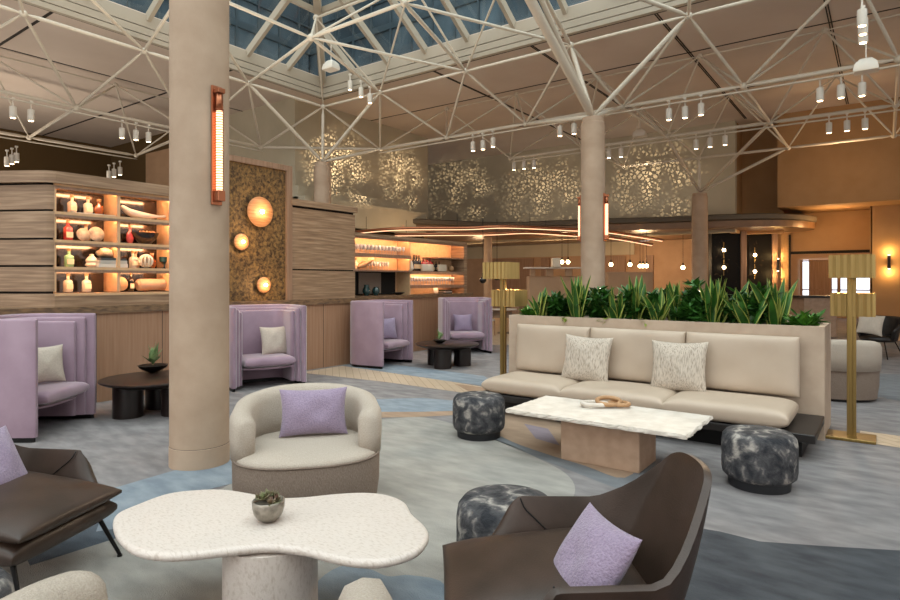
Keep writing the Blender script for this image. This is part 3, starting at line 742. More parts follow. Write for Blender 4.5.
y, _ = PXp(164, XB-.2); b = N(); lathe(b, [(.045, 0), (.015, .02), (.015, .06), (.07, .1), (.075, .17), (.068, .17), (.06, .11), (0, .09)], 22); simple('goblet', b, GL['teal'], XB-.18, y, 1.783, 0, 'black goblet at the column end of the display shelf', 'vase')
y, _ = PXp(157, XB-.2); b = N(); tube(b, [(0, -.3, .08), (0, -.27, .085), (0, .3, .09), (0, .33, .09)], [.05, .085, .085, .06], 20); simple('log_sculpture', b, m_ledge, XB-.2, y, 1.46, 0, 'long rounded wooden log on the lowest display shelf', 'sculpture', smooth='auto')

# wine glasses on back bar
b = N(); lathe(b, [(.03, 0), (.004, .006), (.004, .08), (.03, .11), (.034, .15), (.028, .19), (.026, .19), (.03, .15), (.02, .115), (0, .1)], 12)
wg = ob('wine_glass', b, M('crystal', '#ffffff', rough=.12, trans=.55, spec=.8), smooth=True, label='x', cat='glass')
fst = True
def glass_row(y0, y1, n_, z, xs, lab, grp):
    global fst
    for x in xs:
        for i in range(n_):
            y = y0+(y1-y0)*i/(n_-1); 
            if fst: wg.location = (x, y, z); tag(wg, lab, 'glass', grp); fst = False
            else: dup(wg, (x, y, z), 0, lab, grp)
glass_row(BY0+.15, YD-.15, 16, 2.172, (XC-.1, XC-.25), 'clear wine glass in the double row on the top back bar shelf', 'wine glasses on the top back bar shelf')
glass_row(BY0+.7, YD-.5, 10, 1.832, (XC-.25,), 'clear wine glass on the middle back bar shelf', 'wine glasses on the middle back bar shelf')
glass_row(YD+.12, BY1-.35, 16, 1.507, (XC-.1, XC-.25), 'clear glass in the double row on the lit lower right back bar shelf', 'glasses on the lower back bar shelf')
def bb_put(k, px, z, l, g=None, dx=-.2, sc_=None):
    y, D = PXp(px, XC+dx); dup(srcs[k], (XC+dx, y, z), RZB, l, g, sc_)
bb_put('clear', 356, 1.832, 'clear bottle at the start of the middle back bar shelf')
for px in (414, 416.5, 419, 427, 430): bb_put('dark' if px < 420 else 'red', px, 1.9 if px > 500 else 1.832, 'tall spirit bottle in the dense cluster beside the back bar divider', 'clustered spirit bottles', -.28, 1.25)
bb_put('red', 423.5, 1.832, 'red spirit bottle with pale label at the front of the back bar cluster', None, -.18, 1.2)
for px in (433, 436, 439): bb_put('dark', px, 1.832, 'small dark bottle in the trio behind the glowing drum bowl', 'trio of dark bottles', -.3)
y, _ = PXp(427, XC-.12); b = N(); lathe(b, [(.2, 0), (.22, .02), (.22, .15), (.2, .16), (0, .14)], 26, sx=.45); simple('drum_bowl', b, m_ceramic, XC-.11, y, 1.833, 0, 'round cream drum bowl on the back bar shelf', 'bowl')
y, _ = PXp(442, XC-.12); b = N(); rbox(b, -.03, .03, -.16, .16, 0, .17, .02, 2); simple('ceramic_box', b, m_ceramic, XC-.12, y, 1.833, 0, 'white ceramic box beside the drum bowl on the back bar', 'box')
y, _ = PXp(451, XC-.12); b = N(); bmesh.ops.create_icosphere(b, subdivisions=3, radius=.075); bmesh.ops.translate(b, vec=(0, 0, .075), verts=b.verts); simple('wooden_orb', b, m_ring, XC-.12, y, 1.833, 0, 'brown wooden orb near the end of the back bar shelf', 'ornament', smooth=True)
y, _ = PXp(410, XC-.12); b = N(); lathe(b, [(.05, 0), (.09, .05), (.06, .2), (.02, .25), (0, .25)], 20); simple('white_vase', b, m_ceramic, XC-.12, y, 1.833, 0, 'white vase in front of the back bar divider', 'vase')
y, _ = PXp(366, XC-.12); b = N(); tube(b, smoothpath([(0, -.25, .05), (0, -.05, .12), (0, .1, .2), (0, .2, .24)], 4), [.03, .04, .05, .06, .06, .05, .05, .06, .06, .05, .04, .03, .02], 10)
simple('driftwood', b, m_ring, XC-.1, y, 1.833, 0, 'piece of driftwood leaning on the middle back bar shelf', 'ornament', smooth=True)
for px, r, l in ((366.5, .085, 'taller dark green vase on the back bar counter'), (376, .085, 'rounder dark green vase on the back bar counter')):
    y, _ = PXp(px, XC-.1); b = N(); lathe(b, [(.04, 0), (r, .07), (r, .12), (.05, .17 if px > 370 else .2), (.055, .18 if px > 370 else .23), (0, .15)], 20); simple('dark_vase', b, GL['teal'], XC-.1, y, 1.292, 0, l, 'vase')
y, _ = PXp(434.5, XC-.1); simple('stone_disc', disc_bm(.09), m_ceramic, XC-.08, y, 1.292, RZB, 'small white disc ornament on the back bar counter', 'ornament')
y, _ = PXp(446, XC-.1)
for k in range(3): 
    b = N(); box(b, -.1, .1, -.15, .15, 0, .028); simple('book', b, GL['teal'] if k != 1 else m_linen, XC-.12, y, 1.292+.03*k, .05*k, 'thin book %s of the flat pile on the back bar counter' % ('lowest', 'in the middle', 'on top')[k], 'book', 'books on the back bar counter', False)
y, _ = PXp(399, XC-.1); b = N(); lathe(b, [(.05, 0), (.12, .02), (.2, .05), (.19, .055), (0, .03)], 24, sx=.5); simple('shallow_bowl', b, m_gap, XC-.12, y, 1.292, 0, 'shallow dark bowl on the back bar counter', 'bowl')
ob_ = [o for o in (wg,)]

# =====================================================================  FURNITURE
# high-back lilac chairs
def upath(w, yf, yb, r, n_=10):
    pts = [(-w, yf)]+[(-w, yf+(yb-r-yf)*k/4) for k in range(1, 4)]
    for k in range(n_+1):
        a = PI-PI/2*k/n_; pts.append((-w+r+r*math.cos(a), yb-r+r*math.sin(a)))
    for k in range(n_+1):
        a = PI/2-PI/2*k/n_; pts.append((w-r+r*math.cos(a), yb-r+r*math.sin(a)))
    pts += [(w, yb-r-(yb-r-yf)*k/4) for k in range(1, 4)]+[(w, yf)]
    return pts
def ushell(bm, w, yf, yb, r, z0, z1, th):
    pts = upath(w, yf, yb, r); rings = []; n_ = len(pts)
    for i, p in enumerate(pts):
        a = Vector(pts[max(i-1, 0)]); b = Vector(pts[min(i+1, n_-1)]); t = (b-a).normalized(); nr = Vector((t.y, -t.x))  # inward
        h = th/2; q = h*.8
        prof = [(-h, z0), (-h, z1-q), (-h*.75, z1-q*.35), (-h*.3, z1), (h*.3, z1), (h*.75, z1-q*.35), (h, z1-q), (h, z0)]
        s = .55 if i in (0, n_-1) else 1
        P2 = Vector(p)
        rings.append([(P2.x+nr.x*d*s, P2.y+nr.y*d*s, z if s == 1 else (z-.008 if z > z0 else z)) for d, z in prof])
    # rounded nose: extra ring just behind each end
    def ins(i, dy):
        src = pts[i]; t = Vector((0, 1)); out = []
        for d, z in [(-th/2, z0), (-th/2, z1-th*.4), (-th*.375, z1-th*.14), (-th*.15, z1), (th*.15, z1), (th*.375, z1-th*.14), (th/2, z1-th*.4), (th/2, z0)]:
            sgn = 1 if i == 0 else -1
            out.append((src[0]+sgn*d, src[1]+dy, z))
        return out
    rings.insert(1, ins(0, .02)); rings.insert(-1, ins(-1, .02))
    loft(bm, rings)
def lilac_chair(label, pillow=None):
    t = thing('high_back_chair', label, 'armchair', (0, 0, 0), 0, 'lilac high-back lounge chairs')
    for k, (w, yf, yb, r, z1) in enumerate(((.525, -.42, .40, .26, 1.225), (.462, -.34, .34, .22, 1.185), (.40, -.26, .28, .18, 1.14))):
        bm = N(); ushell(bm, w, yf, yb, r, .05 if k == 0 else .06, z1, .064); ob(('outer_shell', 'middle_shell', 'inner_shell')[k], bm, m_lilac, t, 'auto')
    bm = N(); ushell(bm, .525, -.40, .385, .26, 0, .055, .04); ob('plinth', bm, m_black, t)
    bm = N(); cushion(bm, .75, .68, .125, 8, .4, .0, 20, .012); bmesh.ops.rotate(bm, verts=bm.verts, cent=(0, 0, 0), matrix=Matrix.Rotation(PI/2, 3, 'X')); bmesh.ops.translate(bm, vec=(0, -.095, .395), verts=bm.verts); ob('seat', bm, m_lilac, t, True)
    bm = N(); poly_ = [(-.365, .2), (-.365, -.3)]+[(-.365+.73*k/8, -.3-.07*math.sin(PI*k/8)**.5) for k in range(1, 8)]+[(.365, -.3), (.365, .2)]
    prism(bm, poly_, .285, .31, .008, 2); ob('seat_rail', bm, m_lilac, t, 'auto')
    return t
def throw_pillow(w, h, th, mat, loc_, rot, label, name='throw_pillow', seed=0, wob=.012, zoff=True, group=None):
    bm = N(); cushion(bm, w, h, th, 2.6, .55, .09, 26, 0, wob, seed)
    o = ob(name, bm, mat, None, True, label=label, cat='cushion', group=group); o.location = loc_; o.rotation_euler = rot; return o
def place_pillow_in(chair_loc, rz, w, h, th, mat, dx, dy, z, tilt, label, yaw=0, seed=1):
    c, s = math.cos(rz), math.sin(rz); x = chair_loc[0]+c*dx-s*dy; y = chair_loc[1]+s*dx+c*dy
    return throw_pillow(w, h, th, mat, (x, y, z), (-tilt, 0, rz+yaw), label, seed=seed)
A = (-7.47, 2.57); aA = facing(math.cos(math.radians(38)), math.sin(math.radians(38)))
ch = lilac_chair('high-back lilac velvet chair nearest the camera, cream pillow, beside the dark round table')
ch.location = (*A, 0); ch.rotation_euler = (0, 0, aA)
Bp = (-7.78, 5.80); aB = facing(math.cos(math.radians(-20)), math.sin(math.radians(-20)))
dup(ch, (*Bp, 0), aB, 'high-back lilac velvet chair below the glowing discs with cream pillow')
Cp = (-7.86, 8.55); aC = facing(math.cos(math.radians(9)), math.sin(math.radians(9)))
dup(ch, (*Cp, 0), aC, 'high-back lilac velvet chair seen side-on against the stone block with lilac pillow')
Dp = (-7.70, 11.15); aD = facing(math.cos(math.radians(-42)), math.sin(math.radians(-42)))
dup(ch, (*Dp, 0), aD, 'farthest high-back lilac velvet chair, in front of the back bar, behind a round table')
place_pillow_in(A, aA, .44, .42, .16, m_creamp, .13, -.06, .68, .22, 'cream pillow in the nearest lilac high-back chair', -.7)
place_pillow_in(Bp, aB, .46, .45, .17, m_creamp, .2, .03, .67, .22, 'cream pillow in the lilac chair below the glowing discs', .1, 2)
place_pillow_in(Cp, aC, .44, .42, .16, m_lilacp, .13, -.06, .68, .22, 'lilac pillow in the side-on lilac chair', -.5, 3)
place_pillow_in(Dp, aD, .44, .40, .16, m_lilacp, .0, .08, .65, .22, 'lilac pillow in the farthest lilac chair', 0, 4)

# round dark tables
rt = thing('round_table', 'dark round coffee table beside the nearest lilac chair, plant bowl on top', 'table', (-7.19, 3.80, 0), 0, 'dark round tables')
bm = N(); lathe(bm, [(0, .33), (.42, .345), (.55, .385), (.6, .41), (.6, .425), (.59, .43), (0, .43)], 64); ob('tabletop', bm, m_tblack, rt, 'auto')
for k in range(3):
    a = math.radians(-98+120*k); bm = N(); lathe(bm, [(.165, 0), (.165, .36)], 40, (.3*math.cos(a), .3*math.sin(a))); ob('leg', bm, m_tblack, rt, 'auto')
dup(rt, (-6.68, 9.12, 0), .5, 'dark round coffee table in front of the farthest lilac chair')
def table_plant(x, y, z, s, label, nm):
    t = thing(nm, label, 'potted plant', (x, y, z)); t.scale = (s,)*3
    bm = N(); lathe(bm, [(.04, 0), (.07, .01), (.13, .045), (.15, .075), (.14, .075), (.11, .05), (0, .04)], 32); ob('bowl', bm, m_black, t, 'auto')
    bm = N(); lathe(bm, [(.13, .055), (.06, .07), (0, .075)], 16); ob('soil', bm, m_soil, t)
    bm = N(); rd = random.Random(int(x*100))
    for k in range(26):
        a = rd.uniform(0, 2*PI); el = rd.uniform(.5, 1.5); L_ = rd.uniform(.1, .2); b0 = Vector((0, 0, rd.uniform(.07, .16)))
        d = Vector((math.cos(a)*math.cos(el), math.sin(a)*math.cos(el), math.sin(el))); s_ = Vector((-math.sin(a), math.cos(a), 0))*.028; up_ = Vector((0, 0, .008))
        addm(bm, [b0, b0+d*L_*.5+s_, b0+d*L_*.5-up_, b0+d*L_*.5-s_, b0+d*L_], [(0, 1, 2), (0, 2, 3), (1, 4, 2), (2, 4, 3)])
    ob('leaves', bm, m_spike, t); return t
tp = P(153, 372, .43); table_plant(tp.x, tp.y, .431, 1.2, 'small spiky green plant in a flat black bowl on the nearer dark round table', 'potted_succulent')
tp = P(440, 339, .43); table_plant(-6.78, 9.02, .431, .85, 'small sparse plant in black bowl on the farther dark round table', 'potted_succulent')

# cream tub chairs
def sup(a, rx, ry, n_=2.6):
    c, s = math.cos(a), math.sin(a); return (rx*math.copysign(abs(c)**(2/n_), c), ry*math.copysign(abs(s)**(2/n_), s))
def tub_chair(label):
    t = thing('tub_chair', label, 'armchair', (0, 0, 0), 0, 'cream tub chairs')
    def outl(rx, ry, y0=0): return [(sup(2*PI*k/64, rx, ry)[0], sup(2*PI*k/64, rx, ry)[1]+y0) for k in range(64)]
    bm = N(); rs = [[(x, y, z) for x, y in outl(r1, r2, -.03)] for z, r1, r2 in ((.03, .43, .42), (.035, .45, .44), (.2, .472, .462), (.385, .475, .465), (.40, .47, .46))]
    loft(bm, rs); ob('base', bm, m_linend, t, 'auto')
    bm = N(); tube(bm, [(x, y, .40) for x, y in outl(.474, .464, -.03)], .008, 6, True); ob('piping', bm, m_linend, t, True)
    bm = N(); rs = [[(x, y, z) for x, y in outl(r1, r2, -.03)] for z, r1, r2 in ((.39, .468, .458), (.415, .466, .456), (.435, .44, .43), (.45, .35, .34), (.455, .1, .1))]
    loft(bm, rs); ob('seat', bm, m_linen, t, True)
    bm = N(); lathe(bm, [(.4, 0), (.4, .035)], 40); ob('foot', bm, m_black, t)
    bm = N(); rings = []; n_ = 64
    a0 = math.radians(-34); a1 = math.radians(214)
    for i in range(n_+1):
        a = a0+(a1-a0)*i/n_; m = abs(2*i/n_-1)              # 0 at back, 1 at arm ends
        x, y = sup(a, .485, .475, 2.5); y -= .01
        x2, y2 = sup(a+.01, .485, .475, 2.5); y2 -= .01; tt = Vector((x2-x, y2-y)).normalized(); nr = Vector((-tt.y, tt.x))
        h = .685+.10*(1-m**1.6)
        th = .115+.02*m
        e = 1.0
        if m > .93: e = max(.5, math.sqrt(max(0, 1-((m-.93)/.07)**2)))
        zb = .39; ht = (h-zb)*(e*.2+.8) if m > .93 else h-zb
        th2 = th*(e*.75+.25) if m > .93 else th; c_ = th/2+.0
        pr = [(-.5, 0), (-.56, .45), (-.55, .8), (-.36, .96), (0, 1.0), (.36, .95), (.52, .8), (.5, .4), (.46, 0)]
        lean = .05*(1-m)
        rings.append([(x+nr.x*(c_-d*-1*th2*1.0)+0, y+nr.y*(c_+d*th2)+lean*q, zb+ht*q) for d, q in pr])
    loft(bm, rings); ob('backrest', bm, m_linen, t, True)
    return t
tc = tub_chair('cream linen tub chair with lilac pillow facing the travertine table')
Cc = cw(-1.03, 4.34); fz = facing(*camdir(.235, -.97)); tc.location = (Cc.x, Cc.y, 0); tc.rotation_euler = (0, 0, fz); tc.scale = (1.07, 1.03, 1.0)
place_pillow_in((Cc.x, Cc.y), fz, .50, .35, .17, m_lilacp, .045, .13, .625, .25, 'lilac pillow in the cream tub chair', 0, 5)
c2 = cw(-.70, 1.56); dup(tc, (c2.x, c2.y, 0), facing(*camdir(.05, 1)), 'cream tub chair cut off by the bottom edge, only its arm tops showing', scale=(1.12, 1.05, 1.04))
c3 = cw(5.33, 8.3); dup(tc, (c3.x, c3.y, 0), facing(*camdir(.3, 1)), 'pale tub chair seen from behind past the brass lamp by the planter end', scale=(1.03, 1.03, 1.06))

# leather lounge chairs
def lounge(label):
    t = thing('lounge_chair', label, 'armchair', (0, 0, 0), 0, 'brown leather lounge chairs')
    NU, NV = 56, 14; bm = N(); g = {}
    def base(u):
        a = abs(u); sg = 1 if u > 0 else -1
        if a > .5: k = (a-.5)/.5; return sg*(.345+.02*k), .20-.58*k
        ang = u/.5*PI/2; return .345*math.copysign(abs(math.sin(ang))**.8, ang), .20+.12*abs(math.cos(ang))**.8
    def pos(u, v, inw=0):
        a = abs(u); x0, y0 = base(u); w = max(0, min(1, (.54-a)/.27)); w = w*w*(3-2*w)
        top = .57*(1-w)+.875*w-.10*w*min(1, a/.42)**2.2
        if a > .84: top -= .15*((a-.84)/.16)**1.6
        z = .27+(top-.27)*v
        x = x0+(1 if u > 0 else -1)*(1-w)*.09*v*min(1, a/.35) - x0*.34*w*v*v - (1 if u > 0 else -1)*inw
        y = y0+w*(.24*v*(1-.12*v))+(1-w)*(.04*v)
        if a > .8: y += .13*v*((a-.8)/.2)
        return (x, y, z)
    for i in range(NU+1):
        for j in range(NV+1): g[i, j] = bm.verts.new(pos(2*i/NU-1, j/NV))
    for i in range(NU):
        for j in range(NV): bm.faces.new([g[i, j], g[i+1, j], g[i+1, j+1], g[i, j+1]])
    sh = ob('shell', bm, m_leather, t, True); md = sh.modifiers.new('th', 'SOLIDIFY'); md.thickness = .03; md.offset = 0
    b_ = sh.modifiers.new('bv', 'BEVEL'); b_.width = .014; b_.segments = 4; b_.limit_method = 'ANGLE'; b_.angle_limit = .9
    for s in (-1, 1):
        bm = N(); tube(bm, [pos(s*(.85-.20*k/10), 1-.62*k/10, .028) for k in range(11)], .0035, 6); ob('seam', bm, m_black, t)
    bm = N(); cushion(bm, .70, .74, .12, 6, .4, -.01, 18, .012); bmesh.ops.rotate(bm, verts=bm.verts, cent=(0, 0, 0), matrix=Matrix.Rotation(PI/2+.08, 3, 'X')); bmesh.ops.translate(bm, vec=(0, -.10, .31), verts=bm.verts); ob('seat_base', bm, m_leather, t, True)
    bm = N(); cushion(bm, .69, .77, .13, 3.4, .5, .012, 22, .008); bmesh.ops.rotate(bm, verts=bm.verts, cent=(0, 0, 0), matrix=Matrix.Rotation(PI/2+.10, 3, 'X')); bmesh.ops.translate(bm, vec=(0, -.12, .412), verts=bm.verts); ob('seat_cushion', bm, m_leather, t, True)
    for sx in (-1, 1):
        for (y0, y1) in ((-.38, -.50), (.26, .42)):
            bm = N(); tube(bm, [(sx*.27, y0, .29), (sx*.33, y1, .012)], [.014, .010], 10); lathe(bm, [(.014, 0), (.014, .012)], 10, (sx*.33, y1)); ob('leg', bm, m_black, t)
    bm = N(); tube(bm, [(-.27, -.38, .285), (.27, -.38, .285), (.27, .26, .285), (-.27, .26, .285)], .012, 8, True); ob('frame_rail', bm, m_black, t)
    return t
lc = lounge('brown leather lounge chair with lilac pillow in front of the marbled stool')
Lc = cw(.475, 2.44); fl = facing(*camdir(-1, -.02)); lc.location = (Lc.x, Lc.y, 0); lc.rotation_euler = (0, 0, fl); lc.scale = (.98, 1.0, 1)
place_pillow_in((Lc.x, Lc.y), fl, .38, .38, .15, m_lilacp, .16, .05, .525, .6, 'lilac pillow on the brown leather chair near the marbled stool', .25, 6)
L2c = cw(-2.465, 3.24); fl2 = facing(*camdir(.99, -.16)); dup(lc, (L2c.x, L2c.y, 0), fl2, 'brown leather lounge chair partly out of frame beside the column', scale=(1.0, 1, 1))
place_pillow_in((L2c.x, L2c.y), fl2, .44, .42, .17, m_lilacp, .05, .10, .565, .5, 'lilac pillow on the partly cropped brown leather chair', 0, 7)

# marbled stools
st = thing('stool', 'x', 'stool', (0, 0, 0), 0, 'marbled drum stools')
bm = N(); lathe(bm, [(0, .07), (.235, .07), (.262, .095), (.27, .14), (.27, .33), (.262, .385), (.235, .42), (.18, .432), (0, .436)], 56); ob('drum', bm, m_hide, st, True)
bm = N(); lathe(bm, [(.22, 0), (.225, .07), (0, .075)], 40); ob('base', bm, m_stoolb, st, 'auto')
SP = [((.297, 6.2), 'marbled grey drum stool beside the far end of the stone coffee table', 0), ((2.42, 4.70), 'marbled grey drum stool at the lamp end of the stone coffee table', 1.7),
      ((.305, 3.25), 'marbled grey drum stool tucked behind the brown leather chair', 3.1), ((-1.985, 2.28), 'marbled stool barely visible at the edge by the cropped leather chair', 4.4)]
for k, ((X, D), l, a) in enumerate(SP):
    q = cw(X, D)
    if k == 0: st.location = (q.x, q.y, 0); st['label'] = l
    else: dup(st, (q.x, q.y, 0), a, l)

# travertine table
front_px = [(113, 524), (116, 513), (135, 504), (168, 492.5), (204, 488.5), (230, 489), (255, 493), (278, 496.5), (304, 496), (334, 493), (364, 491.5), (388, 494), (405, 501), (412, 512), (425, 524), (429, 534), (422, 546), (408, 554), (384, 560), (356, 560), (328, 555), (305, 549), (270, 545), (235, 548), (200, 552), (165, 554), (135, 549), (119, 537)]
ZTt = .45
tpts = [P(x, y, ZTt)[:2] for x, y in front_px]
cx_ = sum(p[0] for p in tpts)/len(tpts); cy_ = sum(p[1] for p in tpts)/len(tpts)
tt_ = thing('coffee_table', 'curvy cloud-shaped cream travertine coffee table on a thick round leg', 'table', (cx_, cy_, 0))
sp_ = smoothpoly([(x-cx_, y-cy_) for x, y in tpts], 5)
def offs(poly, d):
    out = []; n_ = len(poly)
    for i in range(n_):
        a = Vector(poly[i-2]); b = Vector(poly[(i+2) % n_]); t = (b-a).normalized(); out.append((poly[i][0]-t.y*d*sgn_, poly[i][1]+t.x*d*sgn_))
    return out
area_ = sum(sp_[i-1][0]*sp_[i][1]-sp_[i][0]*sp_[i-1][1] for i in range(len(sp_))); sgn_ = 1 if area_ > 0 else -1
bm = N(); rs = []
for k in range(11):
    a = -PI/2+PI*k/10; rs.append([(x, y, ZTt-.021+.021*math.sin(a)) for x, y in offs(sp_, .024*(1-math.cos(a)))])
loft(bm, rs); top_ = ob('tabletop', bm, m_travt, tt_, 'auto')
lg = P(271, 537, ZTt-.05); bm = N(); lathe(bm, [(.215, 0), (.215, ZTt-.05)], 56, (lg.x-cx_, lg.y-cy_)); ob('leg', bm, m_travt, tt_, 'auto')
# succulent in silver bowl
q = P(268.5, 521, ZTt); sc_t = thing('potted_succulent', 'small green succulent in hammered silver bowl on the travertine table', 'potted plant', (q.x, q.y, ZTt))
bm = N(); lathe(bm, [(.03, 0), (.032, .005), (.052, .016), (.068, .04), (.075, .07), (.076, .10), (.072, .103), (.068, .095), (0, .088)], 40); ob('bowl', bm, m_silver, sc_t, True)
bm = N(); rd = random.Random(3)
for hx, hy in ((0, 0), (.035, .02), (-.035, .01), (.0, -.035), (-.02, .04), (.045, -.02), (-.045, -.02)):
    for k in range(16):
        a = rd.uniform(0, 2*PI); el = rd.uniform(.2, 1.4); L_ = rd.uniform(.028, .05); b0 = Vector((hx, hy, .092+.02*(hx == 0)))
        d = Vector((math.cos(a)*math.cos(el), math.sin(a)*math.cos(el), math.sin(el))); s_ = Vector((-math.sin(a), math.cos(a), 0))*.008; u_ = d.cross(s_).normalized()*.004
        m_ = b0+d*L_*.6
        addm(bm, [b0, m_+s_, m_+u_, m_-s_, m_-u_, b0+d*L_], [(0, 1, 2), (0, 2, 3), (0, 3, 4), (0, 4, 1), (5, 2, 1), (5, 3, 2), (5, 4, 3), (5, 1, 4)])
ob('rosettes', bm, m_succ, sc_t)

# stone slab table
X0, X1, Y0, Y1 = -2.84, -1.22, 4.78, 5.60
ct = thing('coffee_table', 'long rough-edged pale stone slab coffee table before the sofa', 'table', ((X0+X1)/2, (Y0+Y1)/2, 0))
rd = random.Random(5); hw, hd = (X1-X0)/2, (Y1-Y0)/2; pts = []
for (a, b_) in (((-hw, -hd), (hw, -hd)), ((hw, -hd), (hw, hd)), ((hw, hd), (-hw, hd)), ((-hw, hd), (-hw, -hd))):
    k_ = 46 if abs(a[0]-b_[0]) > 1 else 22
    for i in range(k_):
        t_ = i/k_; pts.append((a[0]+(b_[0]-a[0])*t_+rd.uniform(-.008, .008), a[1]+(b_[1]-a[1])*t_+rd.uniform(-.008, .008)))
bm = N(); n_ = len(pts)
rs = [[(x*s, y*s, z) for x, y in pts] for s, z in ((.975, .382), (.992, .386), (1.0, .398), (.993, .414), (.987, .42))]
for r_ in rs[1:4]:
    for i in range(n_): r_[i] = (r_[i][0]+rd.uniform(-.005, .005), r_[i][1]+rd.uniform(-.005, .005), r_[i][2]+rd.uniform(-.003, .003))
loft(bm, rs); ob('tabletop', bm, m_stone, ct)
bm = N(); rbox(bm, -2.36+2.03, -1.65+2.03, 4.95-5.19, 5.40-5.19, 0, .384, .006, 1); ob('pedestal', bm, m_ledge, ct)
# wooden chain ornament
q = P(604, 407, .42); wc = thing('chain_ornament', 'interlocking carved wooden chain rings on the stone slab table', 'ornament', (q.x, q.y, .42))
def elp(rx, ry, cx, cy, tilt, z, ang):
    out = []
    for k in range(28):
        a = 2*PI*k/28; x, y = rx*math.cos(a), ry*math.sin(a); zz = z+tilt*math.sin(a)
        out.append((cx+x*math.cos(ang)-y*math.sin(ang), cy+x*math.sin(ang)+y*math.cos(ang), zz))
    return out
for k, (cx, rx, z, ti, ang) in enumerate(((-.09, .115, .032, .0, .5), (.045, .11, .055, .02, .75), (.14, .09, .032, .0, .1))):
    bm = N(); d = camdir(cx, 0); tube(bm, elp(rx, .075, d[0], d[1], ti, z, ang), .02, 10, True); ob('ring', bm, m_ring if k else m_stone, wc, True)

# sofa
PXL, PXR, PY0_, PY1_ = -4.13, -.49, 7.06, 7.93
pl = thing('planter', 'long sand plaster planter box behind the sofa full of plants', 'planter', ((PXL+PXR)/2, (PY0_+PY1_)/2, 0))
hw, hd = (PXR-PXL)/2, (PY1_-PY0_)/2
bm = N(); box(bm, -hw, hw, -hd, -hd+.06, 0, 1.14); box(bm, -hw, hw, hd-.06, hd, 0, 1.14); box(bm, -hw, -hw+.06, -hd+.06, hd-.06, 0, 1.14); box(bm, hw-.06, hw, -hd+.06, hd-.06, 0, 1.14); ob('box_walls', bm, m_planter, pl)
bm = N(); box(bm, -hw+.06, hw-.06, -hd+.06, hd-.06, .3, 1.08); ob('soil', bm, m_soil, pl)
so = thing('sofa', 'long sand leather bench sofa against the planter', 'sofa', ((PXL+PXR)/2, 6.58, 0))
bm = N(); rbox(bm, -hw+.12, hw, -.48, .475, .175, .25, .006, 1); ob('platform', bm, m_plinth, so)
bm = N(); box(bm, -hw+.3, hw-.12, -.3, .47, 0, .176); ob('plinth', bm, m_black, so)
sl = [-3.94, -2.92, -1.80, -.70]
for k in range(3):
    w = sl[k+1]-sl[k]; c = (sl[k]+sl[k+1])/2-so.location.x
    bm = N(); cushion(bm, w+.01, .78, .17, 7, .42, -.005, 26, .016, .004, k); bmesh.ops.rotate(bm, verts=bm.verts, cent=(0, 0, 0), matrix=Matrix.Rotation(PI/2, 3, 'X')); bmesh.ops.translate(bm, vec=(c, -.10, .345), verts=bm.verts); ob('seat_cushion', bm, m_sofa, so, True)
    bm = N(); cushion(bm, w-.005, .60, .16, 8, .42, -.0, 26, .012, .006, k+9); bmesh.ops.rotate(bm, verts=bm.verts, cent=(0, 0, 0), matrix=Matrix.Rotation(-.07, 3, 'X')); bmesh.ops.translate(bm, vec=(c+.01, .355, .735), verts=bm.verts); ob('back_cushion', bm, m_sofa, so, True)
for px, py, l, sd in ((587, 355, 'cream tweed throw pillow on the sofa beside the far armless end', 11), (679, 363, 'cream tweed throw pillow on the sofa nearer the brass lamp end', 12)):
    x, D = PYp(px, 6.72)
    throw_pillow(.60, .56, .2, m_tweed, (x, 6.70, .675), (-.22, .03 if sd == 11 else -.02, .0), l, seed=sd)

# plants in planter
def snake(x, y, n_, h, sd, label):
    t = thing('snake_plant', label, 'plant', (x, y, 1.075), 0, 'snake plants in the planter'); rd = random.Random(sd); bm = N()
    for k in range(n_):
        a = rd.uniform(0, 2*PI); r0 = rd.uniform(0, .07); L_ = h*rd.uniform(.6, 1.05); lean = rd.uniform(.05, .55); cv = rd.uniform(0, .25); w = rd.uniform(.032, .055)
        if rd.random() < .12: lean = .8; L_ *= .8
        b0 = Vector((r0*math.cos(a), r0*math.sin(a), 0)); tw = rd.uniform(0, PI)
        prev = None
        for j in range(8):
            s = j/7; hd_ = lean*s*L_*(.5+s*cv*2); p = b0+Vector((math.cos(a)*hd_, math.sin(a)*hd_, L_*s*(1-.15*lean*s)))
            ww = w*(1-.97*s**4)*(.6+.4*min(1, s*4)); an = a+PI/2+tw*.3+s*.5; sd_ = Vector((math.cos(an), math.sin(an), 0)); nn = Vector((-sd_.y, sd_.x, 0))
            row = [bm.verts.new(p-sd_*ww), bm.verts.new(p-sd_*ww*.78+nn*ww*.25), bm.verts.new(p+nn*ww*.38), bm.verts.new(p+sd_*ww*.78+nn*ww*.25), bm.verts.new(p+sd_*ww)]
            if prev:
                for q_ in range(4):
                    f = bm.faces.new([prev[q_], prev[q_+1], row[q_+1], row[q_]]); f.material_index = 1 if q_ in (0, 3) else 0
            prev = row
    me_o = ob('leaves', bm, [m_leaf, m_leafy], t, True); return t
